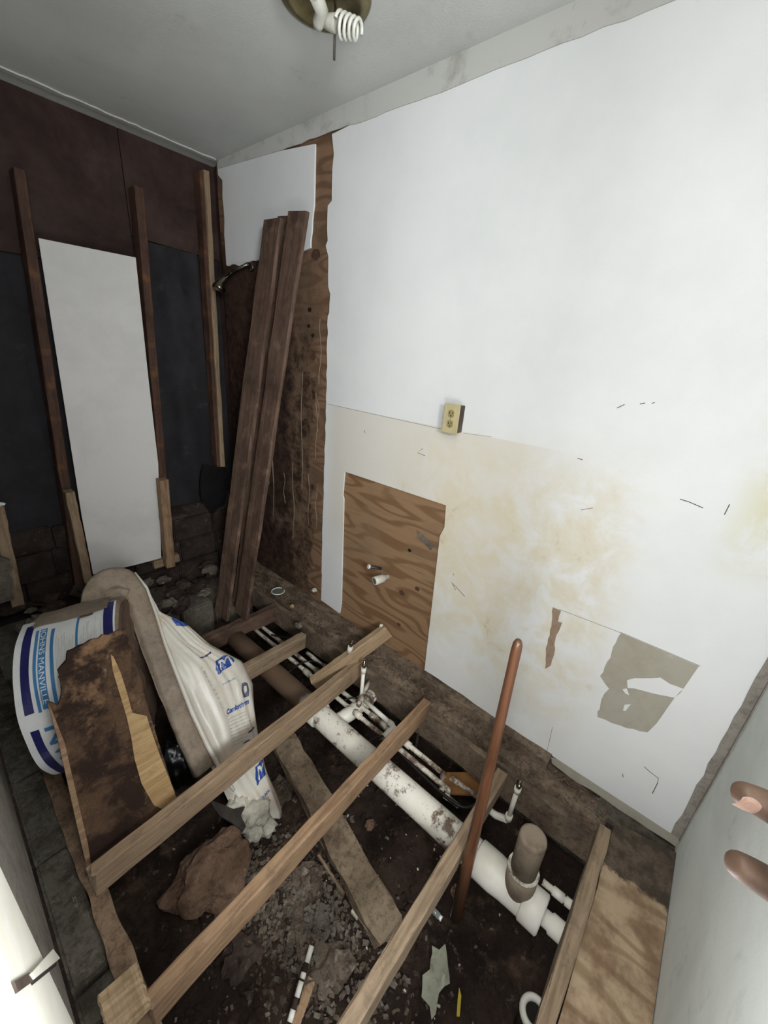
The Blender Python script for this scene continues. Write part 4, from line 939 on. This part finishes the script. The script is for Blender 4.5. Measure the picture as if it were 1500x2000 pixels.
# rubble along the back and debris chips
for k in range(48):
    x = R_.uniform(-1.36, -.08); s = R_.uniform(.022, .06); yy = R_.uniform(2.24, 2.50)
    zt = (.03 if x < -.86 else -.06 if x < -.6 else -.10) + (.04 + .10 * (yy - 2.24) / .26)
    tag(link('rubble_stone', lump_bm((x, yy, zt - .03 + R_.uniform(-.01, .05)), (s, s * .8, s * .6), .6, 1.9, k + 60, 2), R_.choice([M_STONE, M_STONE, M_MASON, M_BLOCK])),
        'dusty broken stone in the rubble below the back wall studs', 'stone', 'rubble below the back wall')
def debris(name, n, region, smin, smax, mat, seed, lift=0.0, flat=.35):
    r = random.Random(seed); V_, F_ = [], []
    for _ in range(n):
        px, py, z_ = region(r); 
        x, y_ = px, py
        s = r.uniform(smin, smax); a = r.uniform(0, 6.28); tz = r.uniform(-.5, .5); z0 = z_ if z_ is not None else gz(x, y_) + s * .2 + lift
        mtx = Matrix.Rotation(a, 3, 'Z') @ Matrix.Rotation(tz, 3, 'X'); b0 = len(V_)
        for dx, dy, dz in ((-1, -1, -1), (1, -.8, -1), (.8, 1, -1), (-1, .7, -1), (-.8, -1, 1), (1, -.9, .7), (.7, .8, 1), (-.9, .9, .8)):
            v = mtx @ Vector((dx * s * r.uniform(.7, 1.2), dy * s * .6 * r.uniform(.7, 1.2), dz * s * flat)); V_.append((x + v.x, y_ + v.y, z0 + v.z))
        for f in ((0, 3, 2, 1), (4, 5, 6, 7), (0, 1, 5, 4), (1, 2, 6, 5), (2, 3, 7, 6), (3, 0, 4, 7)): F_.append([b0 + i for i in f])
    me = bpy.data.meshes.new(name); me.from_pydata(V_, [], F_); me.update(); me.materials.append(mat)
    o = bpy.data.objects.new(name, me); COL.objects.link(o); return o
def reg(cx, cy, rx, ry):
    def f(r):
        a = r.uniform(0, 6.28); q = abs(r.gauss(0, .5)); return cx + math.cos(a) * rx * q, cy + math.sin(a) * ry * q, None
    return f
tag(debris('crumbled_debris', 2600, reg(-.92, .66, .28, .50), .003, .012, M_RUBBLE, 1), 'crumbled grey plaster and fibre heaped on the ground between the joists', 'debris', kind='stuff')
tag(debris('pale_chips', 420, reg(-.86, .60, .26, .46), .003, .013, M_BLOCK, 2, .01), 'scattered pale chips over the crumbled debris', 'debris', kind='stuff')
tag(debris('dark_soil_clods', 1600, lambda r: (r.uniform(-1.38, -.15), r.uniform(-.05, 2.1), None), .004, .016, M_GROUND, 3, 0, .6), 'dark soil crumbs over the crawl space ground', 'soil', kind='stuff')
tag(debris('bright_bits', 70, lambda r: (r.uniform(-.8, -.3), r.uniform(.1, .9), None), .002, .006, M_PVCS, 4, .004), 'tiny bright bits on the dark ground under the drain', 'debris', kind='stuff')

tag(debris('sill_crumbs', 900, lambda r: (-.02 - .10 * r.random(), r.uniform(-.10, 2.3), -.043 + .004 * r.random()), .002, .009, M_SILL, 6), 'dirt crumbs and splinters along the sill at the foot of the wall', 'debris', kind='stuff')
tag(debris('dust_flecks', 140, lambda r: (-.02 - .11 * r.random(), r.uniform(-.10, 2.3), -.040), .002, .006, M_BLOCK, 7), 'pale dust flecks along the sill at the foot of the wall', 'debris', kind='stuff')
# ---- ceiling lamp
lx, ly = -.405, 1.185
cl = empty('ceiling_lamp', (lx, ly, 2.42), 'brass ceiling pan with a white spiral bulb and a hanging rod', 'lamp')
bm = bmesh.new(); rings = []
for r_, z_ in [(.128, 2.419), (.130, 2.412), (.124, 2.402), (.108, 2.396), (.098, 2.398), (.085, 2.404), (.05, 2.405), (.012, 2.404)]:
    rings.append([bm.verts.new((lx + r_ * math.cos(2*math.pi*k/40), ly + r_ * math.sin(2*math.pi*k/40), z_)) for k in range(40)])
for i in range(len(rings) - 1):
    for k in range(40): bm.faces.new((rings[i][k], rings[i][(k+1) % 40], rings[i+1][(k+1) % 40], rings[i+1][k]))
bm.faces.new(rings[-1]); link('pan', bm, M_BRASS, cl, True)
rt, rb_ = at(655, 20, z=2.40), at(655, 94, x=at(655, 20, z=2.40).x)
tube('rod', [Vector((rt.x, rt.y, 2.41)), Vector((rt.x, rt.y, 2.41 - .115))], .0035, M_ROD, cl, 10)
s0 = at(694, 22, z=2.375); s1 = at(676, 74, z=2.335)
d = (s1 - s0); s0_ = s0 - d * .5
a0 = at(628, 20, z=2.375)
tube('lamp_holder', [a0 + Vector((-.03, -.01, .012)), a0, a0 + Vector((.01, .025, -.012)), a0 + Vector((.014, .035, -.02))], [.019, .019, .017, .012], M_SOCKET, cl, 18)
c0_ = at(662, 48, z=2.365); c1_ = at(702, 58, z=2.35); axv = (c1_ - c0_).normalized(); e1_ = axv.cross(Vector((0, 0, 1))).normalized(); e2_ = e1_.cross(axv)
Ls = (c1_ - c0_).length; pts = []
for k in range(0, 105):
    f = k / 104; an = f * 2 * math.pi * 4.5; rr_ = .026 * (1 - .25 * f)
    pts.append(c0_ + axv * (Ls * f) + (e1_ * math.cos(an) + e2_ * math.sin(an)) * rr_)
link('spiral_bulb', tube_bm(pts, .0048, 8), M_CFL, cl, True)
tube('bulb_base', [c0_ - axv * .055, c0_ - axv * .03, c0_ - axv * .012, c0_ - axv * .006], [.013, .018, .021, .018], M_SOCKET, cl, 18)

# ---- the photographer's hand at the right edge
HS = 1.0
def skin_obj(name, verts, edges, radii, root, mat, sub=2):
    me = bpy.data.meshes.new(name); me.from_pydata([Vector(v) for v in verts], edges, []); me.update()
    o = bpy.data.objects.new(name, me); COL.objects.link(o)
    o.modifiers.new('s', 'SKIN'); sk = me.skin_vertices[0].data
    for i, r in enumerate(radii): sk[i].radius = (r, r)
    for i in range(len(radii)): sk[i].use_root = (i == root)
    o.modifiers['s'].use_smooth_shade = True
    ss = o.modifiers.new('u', 'SUBSURF'); ss.levels = sub; ss.render_levels = sub
    dg = bpy.context.evaluated_depsgraph_get(); ev = o.evaluated_get(dg); m2 = bpy.data.meshes.new_from_object(ev)
    bpy.data.objects.remove(o); bm = bmesh.new(); bm.from_mesh(m2); bpy.data.meshes.remove(m2); return bm
DH = .24
def hp2(px, py, dz=0.0):
    px -= 11
    z_ = DH + dz; return camp((px - 750) / FPX * z_, (py - 1000) / FPX * z_, z_)
V_ = []; E_ = []; Rr = []
def chain(pts, rads, parent=None):
    prev = parent
    for p, r in zip(pts, rads):
        V_.append(p); Rr.append(r); i = len(V_) - 1
        if prev is not None: E_.append((prev, i))
        prev = i
    return prev
palm = chain([hp2(1730, 1800, -.03)], [.026])                    # palm centre (root)
pm2 = chain([hp2(1700, 1745, -.02)], [.020], palm)
chain([hp2(1655, 1665, -.010), hp2(1590, 1622, -.004), hp2(1520, 1578, 0), hp2(1470, 1555, 0), hp2(1448, 1543, 0)], [.0135, .0115, .0100, .0085, .0068], pm2)   # thumb
kn = chain([hp2(1680, 1850, -.02)], [.0165], palm)
chain([hp2(1625, 1800, -.008), hp2(1560, 1755, -.002), hp2(1500, 1718, 0), hp2(1455, 1690, 0), hp2(1438, 1681, 0)], [.0115, .0108, .0100, .0086, .0070], kn)   # index
k2 = chain([hp2(1735, 1890, -.03)], [.0150], palm)
chain([hp2(1680, 1865, .012), hp2(1640, 1850, .035), hp2(1625, 1835, .060), hp2(1640, 1810, .078)], [.0108, .0098, .0088, .0068], k2)
k3 = chain([hp2(1790, 1905, -.045)], [.0140], palm)
chain([hp2(1755, 1905, .0), hp2(1725, 1895, .025), hp2(1715, 1880, .050), hp2(1725, 1860, .066)], [.0102, .0092, .0084, .0064], k3)
k4 = chain([hp2(1850, 1905, -.06)], [.0125], palm)
chain([hp2(1830, 1930, -.018), hp2(1810, 1930, .005), hp2(1800, 1915, .028), hp2(1808, 1895, .042)], [.0090, .0080, .0074, .0058], k4)
wr = hp2(1830, 1760, -.055)
chain([wr, wr + Vector((-.035, -.10, -.02)), wr + Vector((-.07, -.22, -.06))], [.026, .030, .038], palm)
bm = skin_obj('hand', V_, E_, Rr, 0, M_SKIN, 2)
hand = empty('person', wr + Vector((-.07, -.22, -.06)), 'brown skinned hand of a person reaching in, two fingertips showing at the lower right', 'person')
link('hand', bm, M_SKIN, hand, True)
def nail(tip, prev, side, r):
    d = (tip - prev).normalized(); n = side.normalized(); n = (n - d * n.dot(d)).normalized(); s = d.cross(n); bm = bmesh.new(); g = []
    for i in range(7):
        row = []
        for j in range(7):
            u = (i / 6 - .5) * 2; v = (j / 6 - .5) * 2; k = math.sqrt(max(0, 1 - .55 * v * v))
            a = u * .75 * k; row.append(bm.verts.new(tip + d * (v * .0065 - .001) + (n * math.cos(a) + s * math.sin(a)) * (r + .0006)))
        g.append(row)
    for i in range(6):
        for j in range(6): bm.faces.new((g[i][j], g[i+1][j], g[i+1][j+1], g[i][j+1]))
    return link('nail', bm, M_NAIL, hand, True)
nail(hp2(1452, 1546), hp2(1500, 1570), ROWS[1] * .55 - ROWS[2] * 1.0, .0078)
